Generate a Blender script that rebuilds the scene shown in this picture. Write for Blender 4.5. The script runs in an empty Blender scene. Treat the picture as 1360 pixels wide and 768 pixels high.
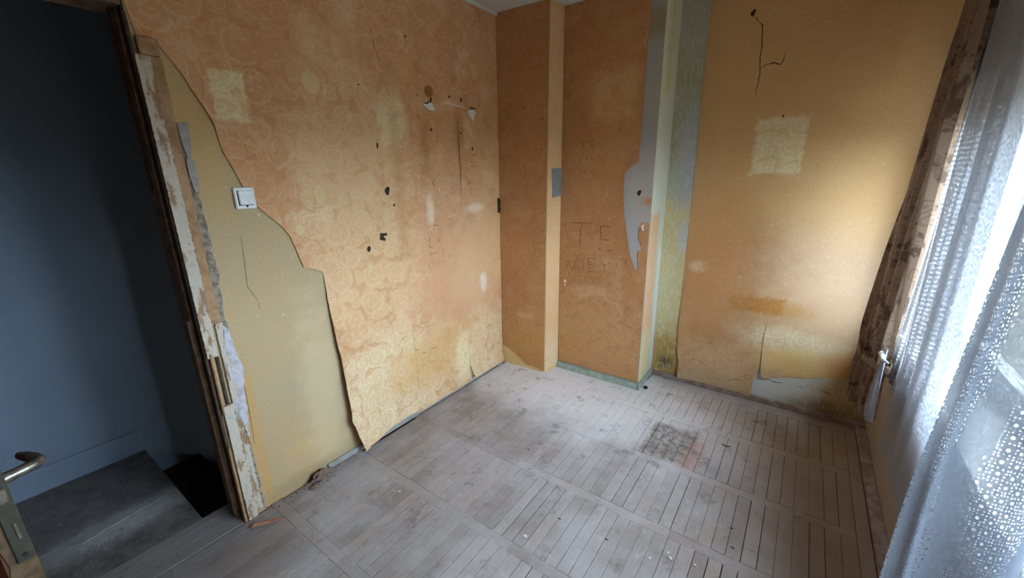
import bpy, bmesh, math, random
from mathutils import Vector, Matrix, noise as mnoise
from mathutils.geometry import delaunay_2d_cdt

SC = bpy.context.scene
COL = SC.collection

# ------------------------------------------------------------------ camera
cam_d = bpy.data.cameras.new('camera')
cam = bpy.data.objects.new('camera', cam_d)
COL.objects.link(cam)
SC.camera = cam
cam_d.sensor_width = 36.0
cam_d.lens = 540.762 / 1360 * 36
cam_d.clip_start = 0.02
_pi, _ya, _ro = math.radians(15.862), math.radians(-35.729), math.radians(-0.8376)
_f = Vector((math.sin(_ya) * math.cos(_pi), math.cos(_ya) * math.cos(_pi), -math.sin(_pi)))
_r0 = Vector((math.cos(_ya), -math.sin(_ya), 0))
_u0 = _r0.cross(_f)
_r = _r0 * math.cos(_ro) + _u0 * math.sin(_ro)
_u = -_r0 * math.sin(_ro) + _u0 * math.cos(_ro)
cam.matrix_world = Matrix(((_r.x, _u.x, -_f.x, 1.99585), (_r.y, _u.y, -_f.y, -2.62154),
                           (_r.z, _u.z, -_f.z, 1.6), (0, 0, 0, 1)))

# ------------------------------------------------------------------ sky and exposure
SC.view_settings.view_transform = 'Standard'
SC.view_settings.look = 'None'
SC.view_settings.gamma = 1.0
SC.view_settings.use_curve_mapping = False
SC.view_settings.exposure = 1.56
SC.cycles.max_bounces = 16
SC.cycles.diffuse_bounces = 8
SC.cycles.transparent_max_bounces = 24
SC.cycles.transmission_bounces = 12
SC.cycles.sample_clamp_indirect = 6.0
SC.cycles.caustics_reflective = False
SC.cycles.caustics_refractive = False
SKY = 33.0
world = bpy.data.worlds.new('overcast_sky')
SC.world = world
world.use_nodes = True
wn, wl = world.node_tree.nodes, world.node_tree.links
wn.clear()
w_out = wn.new('ShaderNodeOutputWorld')
w_bg = wn.new('ShaderNodeBackground')
w_bg.inputs['Strength'].default_value = SKY
w_tc = wn.new('ShaderNodeTexCoord')
w_sep = wn.new('ShaderNodeSeparateXYZ')
w_ramp = wn.new('ShaderNodeValToRGB')
w_mr = wn.new('ShaderNodeMapRange')
w_mr.inputs['From Min'].default_value = -1.0
wl.new(w_tc.outputs['Generated'], w_sep.inputs[0])
wl.new(w_sep.outputs['Z'], w_mr.inputs['Value'])
wl.new(w_mr.outputs[0], w_ramp.inputs[0])
_e = w_ramp.color_ramp.elements
_e[0].position = 0.0; _e[0].color = (0.07, 0.07, 0.065, 1)
_e[1].position = 1.0; _e[1].color = (0.74, 0.90, 1.10, 1)
for p_, c_ in ((0.47, (0.09, 0.10, 0.09, 1)), (0.505, (0.52, 0.62, 0.73, 1)), (0.75, (0.69, 0.84, 1.03, 1))):
    k_ = _e.new(p_); k_.color = c_
wl.new(w_ramp.outputs[0], w_bg.inputs['Color'])
wl.new(w_bg.outputs[0], w_out.inputs['Surface'])

ROOM_Y0 = -3.4          # wall behind the camera
CEIL = 2.69
WIN_Y0, WIN_Y1, WIN_Z0, WIN_Z1 = -2.35, 0.10, 0.78, 1.88
# sampling portal in the window opening (guides daylight, emits nothing itself)
_pd = bpy.data.lights.new('window_portal', 'AREA')
_pd.shape = 'RECTANGLE'; _pd.size = WIN_Z1 - WIN_Z0; _pd.size_y = WIN_Y1 - WIN_Y0
_pd.cycles.is_portal = True
_po = bpy.data.objects.new('window_portal', _pd)
_po.location = (2.79, (WIN_Y0 + WIN_Y1) / 2, (WIN_Z0 + WIN_Z1) / 2)
_po.rotation_euler = (0, math.radians(90), 0)
COL.objects.link(_po)


# ------------------------------------------------------------------ node helper
def srgb(r, g, b):
    def c(v):
        v /= 255
        return v / 12.92 if v <= 0.04045 else ((v + 0.055) / 1.055) ** 2.4
    return (c(r), c(g), c(b), 1.0)


class NT:
    def __init__(s, name):
        s.m = bpy.data.materials.new(name)
        s.m.use_nodes = True
        s.n, s.l = s.m.node_tree.nodes, s.m.node_tree.links
        s.n.clear()
        s.out = s.n.new('ShaderNodeOutputMaterial')

    def put(s, sock, v):
        if v is None:
            return
        if isinstance(v, bpy.types.NodeSocket):
            s.l.new(v, sock)
        elif isinstance(v, (tuple, list)):
            n = len(sock.default_value)
            sock.default_value = tuple(v)[:n] if len(v) >= n else tuple(v) + (1.0,) * (n - len(v))
        else:
            sock.default_value = v

    def math(s, op, a, b=None, c=None, clamp=False):
        n = s.n.new('ShaderNodeMath'); n.operation = op; n.use_clamp = clamp
        s.put(n.inputs[0], a); s.put(n.inputs[1], b); s.put(n.inputs[2], c)
        return n.outputs[0]

    def vmath(s, op, a, b=None):
        n = s.n.new('ShaderNodeVectorMath'); n.operation = op
        s.put(n.inputs[0], a)
        if op == 'SCALE':
            s.put(n.inputs['Scale'], b)
        else:
            s.put(n.inputs[1], b)
        return n.outputs[0]

    def uv(s):
        return s.n.new('ShaderNodeUVMap').outputs[0]

    def obj(s):
        return s.n.new('ShaderNodeTexCoord').outputs['Object']

    def pos(s):
        return s.n.new('ShaderNodeNewGeometry').outputs['Position']

    def rnd(s):
        return s.n.new('ShaderNodeObjectInfo').outputs['Random']

    def xyz(s, v):
        n = s.n.new('ShaderNodeSeparateXYZ'); s.l.new(v, n.inputs[0])
        return n.outputs[0], n.outputs[1], n.outputs[2]

    def vec(s, x, y, z=0.0):
        n = s.n.new('ShaderNodeCombineXYZ')
        s.put(n.inputs[0], x); s.put(n.inputs[1], y); s.put(n.inputs[2], z)
        return n.outputs[0]

    def noise(s, v, scale, detail=3.0, rough=0.55, color=False):
        n = s.n.new('ShaderNodeTexNoise')
        s.put(n.inputs['Vector'], v); s.put(n.inputs['Scale'], scale)
        n.inputs['Detail'].default_value = detail; n.inputs['Roughness'].default_value = rough
        return n.outputs['Color'] if color else n.outputs['Fac']

    def voro(s, v, scale, feature='F1', rnd=1.0, out='Distance'):
        n = s.n.new('ShaderNodeTexVoronoi'); n.feature = feature; n.voronoi_dimensions = '2D'
        s.put(n.inputs['Vector'], v); s.put(n.inputs['Scale'], scale)
        n.inputs['Randomness'].default_value = rnd
        return n.outputs[out]

    def step(s, v, a, b, lo=0.0, hi=1.0):
        n = s.n.new('ShaderNodeMapRange'); n.interpolation_type = 'SMOOTHSTEP'
        s.put(n.inputs['Value'], v)
        n.inputs['From Min'].default_value = a; n.inputs['From Max'].default_value = b
        n.inputs['To Min'].default_value = lo; n.inputs['To Max'].default_value = hi
        return n.outputs[0]

    def mix(s, f, a, b, blend='MIX'):
        n = s.n.new('ShaderNodeMix'); n.data_type = 'RGBA'; n.blend_type = blend
        s.put(n.inputs[0], f); s.put(n.inputs[6], a); s.put(n.inputs[7], b)
        return n.outputs[2]

    def mul(s, a, b):
        return s.math('MULTIPLY', a, b)

    def rect(s, u, v, u0, v0, u1, v1, soft, wob=None):
        """Soft-edged rectangle mask on a flat coordinate pair (metres)."""
        cu, cv, hu, hv = (u0 + u1) / 2, (v0 + v1) / 2, abs(u1 - u0) / 2, abs(v1 - v0) / 2
        du = s.math('SUBTRACT', s.math('ABSOLUTE', s.math('SUBTRACT', u, cu)), hu)
        dv = s.math('SUBTRACT', s.math('ABSOLUTE', s.math('SUBTRACT', v, cv)), hv)
        d = s.math('MAXIMUM', du, dv)
        if wob is not None:
            d = s.math('ADD', d, wob)
        return s.step(d, -soft, soft, 1.0, 0.0)

    def ell(s, u, v, cu, cv, ru, rv, soft=0.35, wob=None):
        a = s.math('DIVIDE', s.math('SUBTRACT', u, cu), ru)
        b = s.math('DIVIDE', s.math('SUBTRACT', v, cv), rv)
        d = s.math('SQRT', s.math('ADD', s.mul(a, a), s.mul(b, b)))
        if wob is not None:
            d = s.math('ADD', d, wob)
        return s.step(d, 1 - soft, 1 + soft, 1.0, 0.0)

    def bump(s, h, strength=0.3, dist=0.003):
        n = s.n.new('ShaderNodeBump')
        n.inputs['Strength'].default_value = strength; n.inputs['Distance'].default_value = dist
        s.l.new(h, n.inputs['Height'])
        return n.outputs[0]

    def principled(s, col, rough=0.8, normal=None, metal=0.0, spec=0.3):
        n = s.n.new('ShaderNodeBsdfPrincipled')
        s.put(n.inputs['Base Color'], col); s.put(n.inputs['Roughness'], rough)
        n.inputs['Metallic'].default_value = metal
        n.inputs['Specular IOR Level'].default_value = spec
        if normal is not None:
            s.l.new(normal, n.inputs['Normal'])
        s.l.new(n.outputs[0], s.out.inputs['Surface'])
        return s.m


def simple(name, col, col2=None, scale=30, rough=0.7, metal=0.0, bump=0.15, spec=0.3):
    t = NT(name)
    nz = t.noise(t.obj(), scale, 5)
    c = t.mix(t.step(nz, 0.35, 0.68), col, col2 or col)
    return t.principled(c, rough, t.bump(nz, bump), metal, spec)


# ------------------------------------------------------------------ materials: rose wallpaper
def wallpaper_mat(name, stains_and_light, base, tint, pale):
    """Faded rose wallpaper.  stains: (shape, args, colour, strength, keeps_pattern)."""
    t = NT(name)
    uv = t.uv()
    u, v, _z = t.xyz(uv)
    wobc = t.noise(uv, 9, 2, 0.5, True)
    warp = t.vmath('ADD', uv, t.vmath('SCALE', t.vmath('SUBTRACT', wobc, (0.5, 0.5, 0.5)), 0.06))
    # rose heads: petals curling round scattered centres, in three sizes that crowd each other
    def rose(scale, r, turns, shift):
        n = t.n.new('ShaderNodeTexVoronoi'); n.voronoi_dimensions = '2D'
        co = t.vmath('ADD', warp, shift)
        t.l.new(co, n.inputs['Vector']); n.inputs['Scale'].default_value = scale
        n.inputs['Randomness'].default_value = 0.85
        dx, dy, _q = t.xyz(t.vmath('SUBTRACT', co, n.outputs['Position']))
        ang = t.math('ARCTAN2', dy, dx)
        d = n.outputs['Distance']
        sw = t.math('SINE', t.math('ADD', t.mul(d, turns), t.math('ADD', ang, t.mul(t.noise(uv, scale * 4.0, 3, 0.6), 13.0))))
        inn = t.step(d, r, r - 0.03)
        rim = t.mul(t.step(d, r + 0.035, r), t.step(d, r - 0.055, r - 0.01))
        return t.math('MAXIMUM', t.mul(t.step(sw, 0.35, 1.0), t.mul(inn, 0.8)), rim), inn
    p1, f1 = rose(6.2, 0.40, 24.0, (0, 0, 0))
    p2, f2 = rose(11.0, 0.38, 17.0, (3.3, 1.7, 0))
    p3, f3 = rose(19.0, 0.36, 11.0, (7.1, 4.9, 0))
    over = t.math('MAXIMUM', p1, t.mul(t.math('MAXIMUM', p2, t.mul(p3, t.math('SUBTRACT', 1.0, f2))), t.math('SUBTRACT', 1.0, t.mul(f1, 0.8))))
    pat = over
    head = t.math('MAXIMUM', t.mul(f1, 0.6), t.math('MAXIMUM', t.mul(f2, 0.8), t.mul(f3, 0.5)))
    d1 = t.voro(warp, 8.0, rnd=0.75)
    fine = t.noise(uv, 160, 3, 0.65)
    mid = t.noise(uv, 4.3, 4, 0.6)
    big = t.noise(uv, 1.5, 3, 0.55)
    c = t.mix(t.step(big, 0.33, 0.68), base, tint)
    c = t.mix(t.mul(t.step(mid, 0.46, 0.74), 0.40), c, pale)
    c = t.mix(t.mul(head, 0.11), c, pale)
    strength = t.step(t.noise(uv, 2.6, 3), 0.30, 0.64, 0.10, 0.32)
    c = t.mix(t.mul(pat, strength), c, pale)
    c = t.mix(t.mul(t.mul(t.step(t.noise(uv, 13, 5, 0.7), 0.54, 0.70), t.step(t.noise(uv, 2.1, 2), 0.45, 0.6)), 0.30), c, srgb(140, 94, 56))
    wob = t.mul(t.math('SUBTRACT', t.noise(uv, 24, 4), 0.5), 0.07)
    wob2 = t.mul(t.math('SUBTRACT', t.noise(uv, 10, 4), 0.5), 1.0)
    for shape, a, col, k, keep in stains_and_light:
        if shape == 'rect':
            m = t.rect(u, v, *a[:4], a[4], wob)
        else:
            m = t.ell(u, v, *a[:4], a[4], wob2)
        if keep:
            m = t.mul(m, t.math('ADD', t.math('ADD', t.mul(pat, 0.34), t.mul(head, 0.26)), 0.40))
        c = t.mix(t.mul(m, k), c, col)
    # foxing and dirt specks
    sp = t.step(t.noise(uv, 70, 2, 0.4), 0.70, 0.76)
    c = t.mix(t.mul(sp, 0.45), c, srgb(110, 74, 40))
    c = t.mix(t.mul(t.step(fine, 0.40, 0.68), 0.22), c, srgb(146, 100, 58))
    c = t.mix(t.mul(t.step(t.noise(uv, 30, 5, 0.7), 0.56, 0.70), 0.22), c, srgb(232, 212, 174))
    h = t.math('ADD', t.mul(pat, 0.5), t.math('ADD', t.mul(fine, 0.4), t.mul(mid, 1.5)))
    return t.principled(c, 0.72, t.bump(h, 0.30, 0.004), 0, 0.25)


PALE = srgb(226, 202, 166)
FADE = srgb(216, 203, 158)
RUST = srgb(176, 112, 66)
OCHRE = srgb(190, 132, 58)
WALL_BASE, WALL_TINT = srgb(188, 129, 84), srgb(198, 143, 98)
M_paper_left = wallpaper_mat('rose_wallpaper_left', [
    ('ell', (-0.66, 0.95, 0.36, 0.42, 0.5), srgb(208, 158, 120), 0.75, False),
    ('ell', (-0.25, 0.95, 0.30, 0.50, 0.6), srgb(218, 176, 136), 0.65, False),
    ('ell', (-1.25, 1.15, 0.36, 0.75, 0.5), srgb(222, 188, 146), 0.85, True),
    ('ell', (-1.32, 1.75, 0.26, 0.45, 0.5), srgb(214, 180, 138), 0.65, True),
    ('ell', (-1.15, 0.28, 0.55, 0.34, 0.5), srgb(236, 220, 182), 0.80, True),
    ('ell', (-0.75, 0.35, 0.42, 0.18, 0.6), srgb(208, 158, 92), 0.65, False),
    ('ell', (-0.25, 0.22, 0.34, 0.30, 0.5), srgb(238, 222, 182), 0.65, True),
    ('ell', (-0.50, 0.25, 0.08, 0.16, 0.5), srgb(238, 224, 180), 0.8, True),
    ('ell', (-0.12, 1.45, 0.16, 0.80, 0.6), srgb(212, 172, 118), 0.5, True),
    ('rect', (-1.873, 1.83, -1.745, 2.015, 0.012), srgb(222, 208, 164), 1.0, True),
    ('ell', (-1.00, 1.90, 0.10, 0.15, 0.5), srgb(222, 206, 164), 1.0, True),
    ('rect', (-0.785, 1.60, -0.72, 1.92, 0.05), srgb(160, 104, 50), 0.65, False),
    ('ell', (-0.44, 1.86, 0.05, 0.14, 0.6), srgb(160, 108, 56), 0.55, False),
    ('ell', (-0.696, 2.09, 0.035, 0.035, 0.3), srgb(130, 78, 26), 0.85, False),
    ('rect', (-1.02, 1.10, -0.95, 2.2, 0.03), srgb(180, 130, 82), 0.35, False),
    ('ell', (-0.746, 1.377, 0.03, 0.10, 0.6), srgb(236, 222, 200), 0.8, True),
    ('ell', (-0.31, 1.36, 0.09, 0.03, 0.6), srgb(230, 212, 190), 0.75, False),
    ('ell', (-0.236, 0.779, 0.04, 0.075, 0.5), srgb(236, 226, 208), 0.85, True),
    ('ell', (-1.535, 1.409, 0.10, 0.05, 0.6), srgb(226, 204, 168), 0.5, True),
    ('ell', (-1.7, 1.55, 0.10, 0.10, 0.6), srgb(190, 130, 88), 0.25, False),
], WALL_BASE, WALL_TINT, PALE)
M_paper_back = wallpaper_mat('rose_wallpaper_back', [
    ('ell', (2.35, 1.15, 0.50, 0.95, 0.5), srgb(200, 178, 152), 0.7, False),  # window light beside the drape, painted into the paper colour
    ('rect', (1.25, 1.2, 2.6, 2.9, 0.25), srgb(218, 174, 116), 0.75, False),  # upper flat wall lightened: its brightness is put into the colour
    ('ell', (1.95, 0.45, 0.62, 0.55, 0.6), srgb(208, 168, 124), 0.5, False),  # lower flat wall paler: window light painted into the paper
    ('ell', (0.80, 0.30, 0.5, 0.35, 0.7), srgb(196, 146, 96), 0.4, True),
    ('ell', (1.45, 0.10, 0.20, 0.10, 0.7), srgb(150, 112, 70), 0.45, False),
    ('ell', (1.84, 0.12, 0.05, 0.12, 0.7), srgb(146, 104, 62), 0.6, False),
    ('rect', (0.69, 1.93, 0.985, 2.24, 0.05), srgb(206, 166, 116), 0.9, True),
    ('ell', (0.80, 1.55, 0.22, 0.50, 0.6), srgb(190, 134, 82), 0.5, True),
    ('ell', (0.70, 0.70, 0.16, 0.06, 0.5), srgb(208, 166, 126), 0.75, True),
    ('ell', (0.94, 0.70, 0.05, 0.25, 0.6), srgb(204, 162, 122), 0.5, True),
    ('ell', (0.86, 0.95, 0.07, 0.05, 0.6), srgb(206, 170, 128), 0.55, True),
    ('ell', (0.75, 0.35, 0.55, 0.25, 0.7), srgb(206, 160, 112), 0.55, True),
    ('ell', (0.25, 0.47, 0.10, 0.03, 0.6), srgb(210, 166, 122), 0.6, False),
    ('ell', (0.30, 0.22, 0.30, 0.18, 0.6), srgb(190, 140, 74), 0.5, False),
    ('rect', (1.662, 1.572, 1.925, 1.905, 0.014), srgb(234, 220, 176), 1.0, True),
    ('rect', (1.635, 0.655, 1.96, 0.765, 0.022), srgb(176, 118, 48), 0.85, False),
    ('ell', (1.96, 0.70, 0.16, 0.05, 0.7), OCHRE, 0.5, False),
    ('ell', (1.52, 0.95, 0.22, 0.55, 0.6), srgb(206, 146, 92), 0.55, False),
    ('ell', (1.42, 0.93, 0.06, 0.04, 0.6), srgb(226, 196, 160), 0.8, True),
    ('ell', (2.02, 0.48, 0.28, 0.09, 0.6), srgb(236, 222, 184), 0.75, True),
    ('ell', (2.08, 0.35, 0.22, 0.10, 0.6), srgb(226, 190, 112), 0.6, False),
    ('ell', (2.38, 0.38, 0.14, 0.10, 0.5), srgb(196, 142, 82), 0.75, False),
    ('ell', (1.62, 0.20, 0.30, 0.16, 0.6), srgb(216, 188, 146), 0.65, True),
    ('ell', (1.62, 0.06, 0.32, 0.06, 0.6), srgb(178, 156, 126), 0.6, False),
], srgb(168, 113, 70), srgb(178, 124, 78), srgb(200, 158, 112))
M_paper_return = wallpaper_mat('rose_wallpaper_return', [
    ('ell', (0.10, 0.10, 0.14, 0.22, 0.6), srgb(236, 220, 184), 0.8, True),
    ('ell', (0.10, 0.70, 0.12, 0.6, 0.7), srgb(226, 184, 140), 0.5, False),
], srgb(214, 164, 116), srgb(218, 172, 120), PALE)


def plaster_mat(name, base, tint, spots, marks=(), scrape=0.0):
    t = NT(name)
    uv = t.uv()
    u, v, _z = t.xyz(uv)
    nz = t.noise(uv, 3.0, 5, 0.6)
    fine = t.noise(uv, 110, 4, 0.7)
    c = t.mix(t.step(nz, 0.32, 0.70), base, tint)
    wob2 = t.mul(t.math('SUBTRACT', t.noise(uv, 12, 5), 0.5), 1.3)
    wob = t.mul(t.math('SUBTRACT', t.noise(uv, 18, 5), 0.5), 0.12)
    for shape, a, col, k in marks:
        m = t.rect(u, v, *a[:4], a[4], wob) if shape == 'rect' else t.ell(u, v, *a[:4], a[4], wob2)
        c = t.mix(t.mul(m, k), c, col)
    if scrape:
        st = t.noise(t.vec(t.mul(u, 3.2), v, 0), 16, 6, 0.75)
        c = t.mix(t.mul(t.step(st, 0.50, 0.60), scrape), c, spots)
        c = t.mix(t.mul(t.step(st, 0.42, 0.30), scrape * 0.6), c, srgb(120, 104, 66))
    c = t.mix(t.mul(t.step(t.noise(uv, 38, 4, 0.7), 0.64, 0.72), 0.5), c, spots)
    c = t.mix(t.mul(t.step(fine, 0.4, 0.75), 0.15), c, spots)
    h = t.math('ADD', t.mul(nz, 2.0), t.mul(fine, 0.4))
    return t.principled(c, 0.78, t.bump(h, 0.30, 0.004), 0, 0.25)


M_plaster_left = plaster_mat('cream_wall_paint', srgb(176, 150, 112), srgb(170, 150, 118), srgb(228, 216, 180), [
    ('ell', (-1.70, 0.20, 0.16, 0.12, 0.7), srgb(196, 158, 102), 0.6),
    ('ell', (-1.62, 0.40, 0.10, 0.50, 0.7), srgb(198, 178, 144), 0.6),
    ('ell', (-1.97, 0.35, 0.03, 0.45, 0.7), srgb(188, 140, 70), 0.6),
    ('ell', (-1.95, 1.75, 0.09, 0.30, 0.7), srgb(188, 150, 88), 0.6),
    ('ell', (-1.75, 0.03, 0.30, 0.05, 0.7), srgb(150, 120, 80), 0.5)])
M_plaster_plain = plaster_mat('yellow_painted_plaster', srgb(206, 172, 112), srgb(212, 184, 128), srgb(190, 150, 96))
M_recess_grey = plaster_mat('bare_grey_plaster', srgb(150, 146, 140), srgb(164, 154, 138), srgb(196, 192, 184), [
    ('rect', (1.0, 2.40, 1.2, 2.55, 0.05), srgb(136, 116, 72), 0.7),
    ('ell', (1.05, 1.20, 0.16, 0.5, 0.7), srgb(178, 168, 162), 0.7),
    ('ell', (1.12, 1.40, 0.06, 0.03, 0.7), srgb(186, 130, 90), 0.7)])
M_recess_return = plaster_mat('limewashed_plaster', srgb(214, 216, 196), srgb(216, 210, 170), srgb(232, 234, 226), [
    ('rect', (0.24, -0.1, 0.36, 1.05, 0.03), srgb(226, 230, 228), 0.95),
    ('rect', (-0.05, 1.30, 0.40, 2.0, 0.15), srgb(216, 222, 204), 0.6),
    ('rect', (0.10, 2.1, 0.18, 2.7, 0.04), srgb(206, 192, 112), 0.7),
    ('rect', (-0.1, 0.0, 0.23, 0.52, 0.05), srgb(228, 206, 152), 0.85),
    ('rect', (-0.1, 0.45, 0.20, 1.32, 0.03), srgb(226, 178, 130), 0.85),
    ('ell', (0.2, 0.03, 0.2, 0.08, 0.6), srgb(204, 196, 160), 0.8)], 0.3)
M_chimney_strip = plaster_mat('scraped_plaster', srgb(160, 152, 118), srgb(172, 168, 148), srgb(214, 214, 208), [
    ('rect', (1.1, 0.0, 1.36, 1.42, 0.05), srgb(194, 174, 120), 0.9),
    ('rect', (1.22, 1.36, 1.36, 2.0, 0.06), srgb(172, 168, 166), 0.8),
    ('ell', (1.30, 1.15, 0.05, 0.12, 0.6), srgb(176, 176, 172), 0.8),
    ('ell', (1.20, 0.70, 0.08, 0.25, 0.7), srgb(196, 186, 140), 0.7),
    ('ell', (1.25, 0.15, 0.16, 0.24, 0.5), srgb(160, 122, 40), 0.9),
    ('ell', (1.24, 0.13, 0.05, 0.05, 0.8), srgb(70, 54, 26), 0.8),
    ('ell', (1.85, 0.10, 0.24, 0.14, 0.7), srgb(206, 202, 194), 0.95),
    ('ell', (2.10, 0.16, 0.26, 0.12, 0.6), srgb(200, 196, 184), 0.95),
    ('ell', (2.40, 0.14, 0.18, 0.18, 0.6), srgb(186, 152, 98), 0.9),
    ('ell', (2.30, 0.05, 0.22, 0.07, 0.7), srgb(112, 92, 48), 0.7)], 0.30)
M_plaster_right = plaster_mat('beige_painted_plaster', srgb(164, 152, 138), srgb(172, 160, 146), srgb(150, 136, 120))
M_white_wall = plaster_mat('pale_blue_gloss_paint', srgb(124, 136, 152), srgb(118, 130, 146), srgb(104, 114, 128))
M_dark_wall = plaster_mat('dark_stairwell_paint', srgb(40, 32, 25), srgb(34, 28, 22), srgb(50, 42, 34))  # near black to cut bounced light; the landing's shade is in the colour
M_front_wall = plaster_mat('old_brown_wall', srgb(158, 116, 78), srgb(170, 128, 88), srgb(140, 100, 66))
M_ceiling = plaster_mat('white_ceiling_paint', srgb(214, 212, 204), srgb(206, 202, 194), srgb(186, 180, 168))


def wood_floor_mat():
    t = NT('dusty_grey_parquet')
    p = t.pos()
    x, y, z = t.xyz(p)
    r = t.rnd()
    o = t.obj()
    sh = t.vmath('ADD', o, t.vec(t.mul(r, 17.0), t.mul(r, 5.0), 0))
    ax, ay, az = t.xyz(sh)
    grain = t.noise(t.vec(t.mul(ax, 60.0), t.mul(ay, 3.5), 0), 1.6, 5, 0.65)
    c = t.mix(r, srgb(150, 138, 131), srgb(180, 168, 161))
    c = t.mix(t.mul(t.step(grain, 0.40, 0.64), 0.75), c, srgb(108, 96, 90))
    c = t.mix(t.mul(t.step(grain, 0.42, 0.30), 0.45), c, srgb(206, 198, 194))
    c = t.mix(t.mul(t.step(r, 0.72, 0.95), 0.35), c, srgb(152, 130, 118))
    # settled dust, worn thinner in places
    dust = t.noise(p, 2.4, 5, 0.65)
    dust2 = t.noise(p, 14, 5, 0.7)
    c = t.mix(t.mul(t.step(dust, 0.36, 0.66), 0.50), c, srgb(184, 179, 180))
    c = t.mix(t.mul(t.step(dust2, 0.55, 0.75), 0.35), c, srgb(206, 202, 202))
    # bright window light before the recess, painted into the board colour
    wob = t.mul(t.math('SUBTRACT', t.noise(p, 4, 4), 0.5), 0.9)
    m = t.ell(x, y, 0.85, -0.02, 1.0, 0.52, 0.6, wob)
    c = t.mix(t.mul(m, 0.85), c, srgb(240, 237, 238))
    # brown floor-covering glue stain with a pinkish corner
    w2 = t.mul(t.math('SUBTRACT', t.noise(p, 22, 4), 0.5), 0.07)
    m = t.rect(x, y, 1.39, -0.50, 1.66, -0.155, 0.02, w2)
    c = t.mix(t.mul(m, t.step(t.noise(p, 26, 5, 0.7), 0.34, 0.60, 0.20, 0.80)), c, srgb(112, 98, 86))
    m = t.rect(x, y, 1.62, -0.52, 1.715, -0.22, 0.02, w2)
    c = t.mix(t.mul(m, 0.55), c, srgb(186, 146, 134))
    # dirt smears
    sm = t.mul(t.step(t.noise(p, 6.5, 7, 0.8), 0.54, 0.66), 0.60)
    c = t.mix(t.mul(t.step(t.noise(p, 48, 4, 0.75), 0.58, 0.70), 0.35), c, srgb(112, 102, 98))
    c = t.mix(sm, c, srgb(104, 96, 94))
    m = t.ell(x, y, -0.05, -2.35, 0.42, 0.45, 0.6, wob)  # boards at the doorway darkened: shade of the open door painted in
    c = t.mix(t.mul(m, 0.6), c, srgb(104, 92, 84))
    # boards by the window wall browned: shade below the sill put into the colour
    m = t.rect(x, y, 1.95, -3.5, 2.7, 0.6, 0.35, t.mul(wob, 0.3))
    c = t.mix(t.mul(m, 0.55), c, srgb(140, 116, 98))
    h = t.math('ADD', grain, t.mul(dust2, 0.6))
    return t.principled(c, 0.62, t.bump(h, 0.35, 0.002), 0, 0.35)


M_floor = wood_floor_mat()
M_gap = simple('black_gap_dirt', srgb(34, 28, 24), srgb(48, 40, 34), 40, 0.95)
def landing_mat(name, a, b):
    t = NT(name)
    p = t.pos(); x, y, z = t.xyz(p)
    nz = t.noise(p, 11, 6, 0.65); fn = t.noise(p, 90, 4, 0.7)
    c = t.mix(t.step(nz, 0.35, 0.65), a, b)
    wob = t.mul(t.math('SUBTRACT', t.noise(p, 14, 5, 0.7), 0.5), 1.6)
    c = t.mix(t.mul(t.ell(x, y, -0.47, -2.40, 0.09, 0.30, 0.8, wob), 0.7), c, srgb(186, 182, 176))
    c = t.mix(t.mul(t.step(fn, 0.56, 0.68), 0.35), c, srgb(176, 172, 166))
    c = t.mix(t.mul(t.step(t.noise(p, 17, 5, 0.75), 0.60, 0.68), 0.6), c, srgb(52, 46, 42))
    return t.principled(c, 0.9, t.bump(t.math('ADD', nz, t.mul(fn, 0.5)), 0.5, 0.004), 0, 0.2)


M_concrete = landing_mat('dusty_concrete', srgb(88, 83, 78), srgb(110, 105, 100))
M_lino = landing_mat('worn_grey_linoleum', srgb(96, 92, 90), srgb(114, 109, 106))
M_lime_dust = simple('pale_mortar_dust', srgb(176, 172, 164), srgb(140, 134, 126), 60, 0.95, 0, 0.6)
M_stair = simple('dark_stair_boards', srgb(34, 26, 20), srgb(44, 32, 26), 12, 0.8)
M_frame_brown = simple('worn_brown_frame_wood', srgb(112, 84, 62), srgb(140, 110, 84), 26, 0.75, 0, 0.4)
M_frame_dark = simple('dark_rebate_wood', srgb(58, 46, 36), srgb(82, 66, 50), 26, 0.8, 0, 0.4)
M_tan_board = simple('tan_painted_board', srgb(168, 132, 96), srgb(140, 104, 72), 22, 0.7, 0, 0.3)
M_grey_trim = simple('grey_painted_skirting', srgb(156, 156, 150), srgb(136, 134, 128), 20, 0.7, 0, 0.3)
M_green_trim = simple('grey_green_skirting', srgb(166, 176, 162), srgb(140, 150, 138), 20, 0.7, 0, 0.3)
M_brown_trim = simple('brown_wood_skirting', srgb(128, 106, 94), srgb(160, 140, 130), 18, 0.7, 0, 0.3)
M_rubble = simple('exposed_mortar', srgb(150, 138, 122), srgb(104, 92, 80), 45, 0.95, 0, 1.0)
M_filler = simple('white_plaster_filler', srgb(190, 186, 190), srgb(166, 160, 164), 40, 0.9, 0, 0.7)
M_scrap = simple('grey_paper_scrap', srgb(158, 152, 146), srgb(140, 134, 128), 30, 0.9, 0, 0.3)
M_muslin = simple('white_muslin', srgb(170, 173, 182), srgb(146, 150, 162), 60, 0.9, 0, 0.3)
M_chunk = simple('fallen_mortar', srgb(134, 112, 98), srgb(110, 92, 82), 50, 0.95, 0, 1.0)
M_chunk_dark = simple('dark_crumb', srgb(62, 50, 44), srgb(44, 36, 32), 60, 0.9)
M_white_plastic = simple('white_plastic', srgb(222, 222, 222), srgb(206, 208, 210), 30, 0.45, 0, 0.05, 0.5)
M_black = simple('black_slot', srgb(26, 24, 24), srgb(40, 36, 34), 30, 0.7)
M_steel = simple('worn_steel', srgb(150, 142, 130), srgb(96, 90, 82), 40, 0.38, 0.85, 0.15, 0.5)
M_lock_green = simple('grey_green_enamel', srgb(62, 61, 49), srgb(50, 49, 40), 40, 0.6, 0.1, 0.15)
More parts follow.
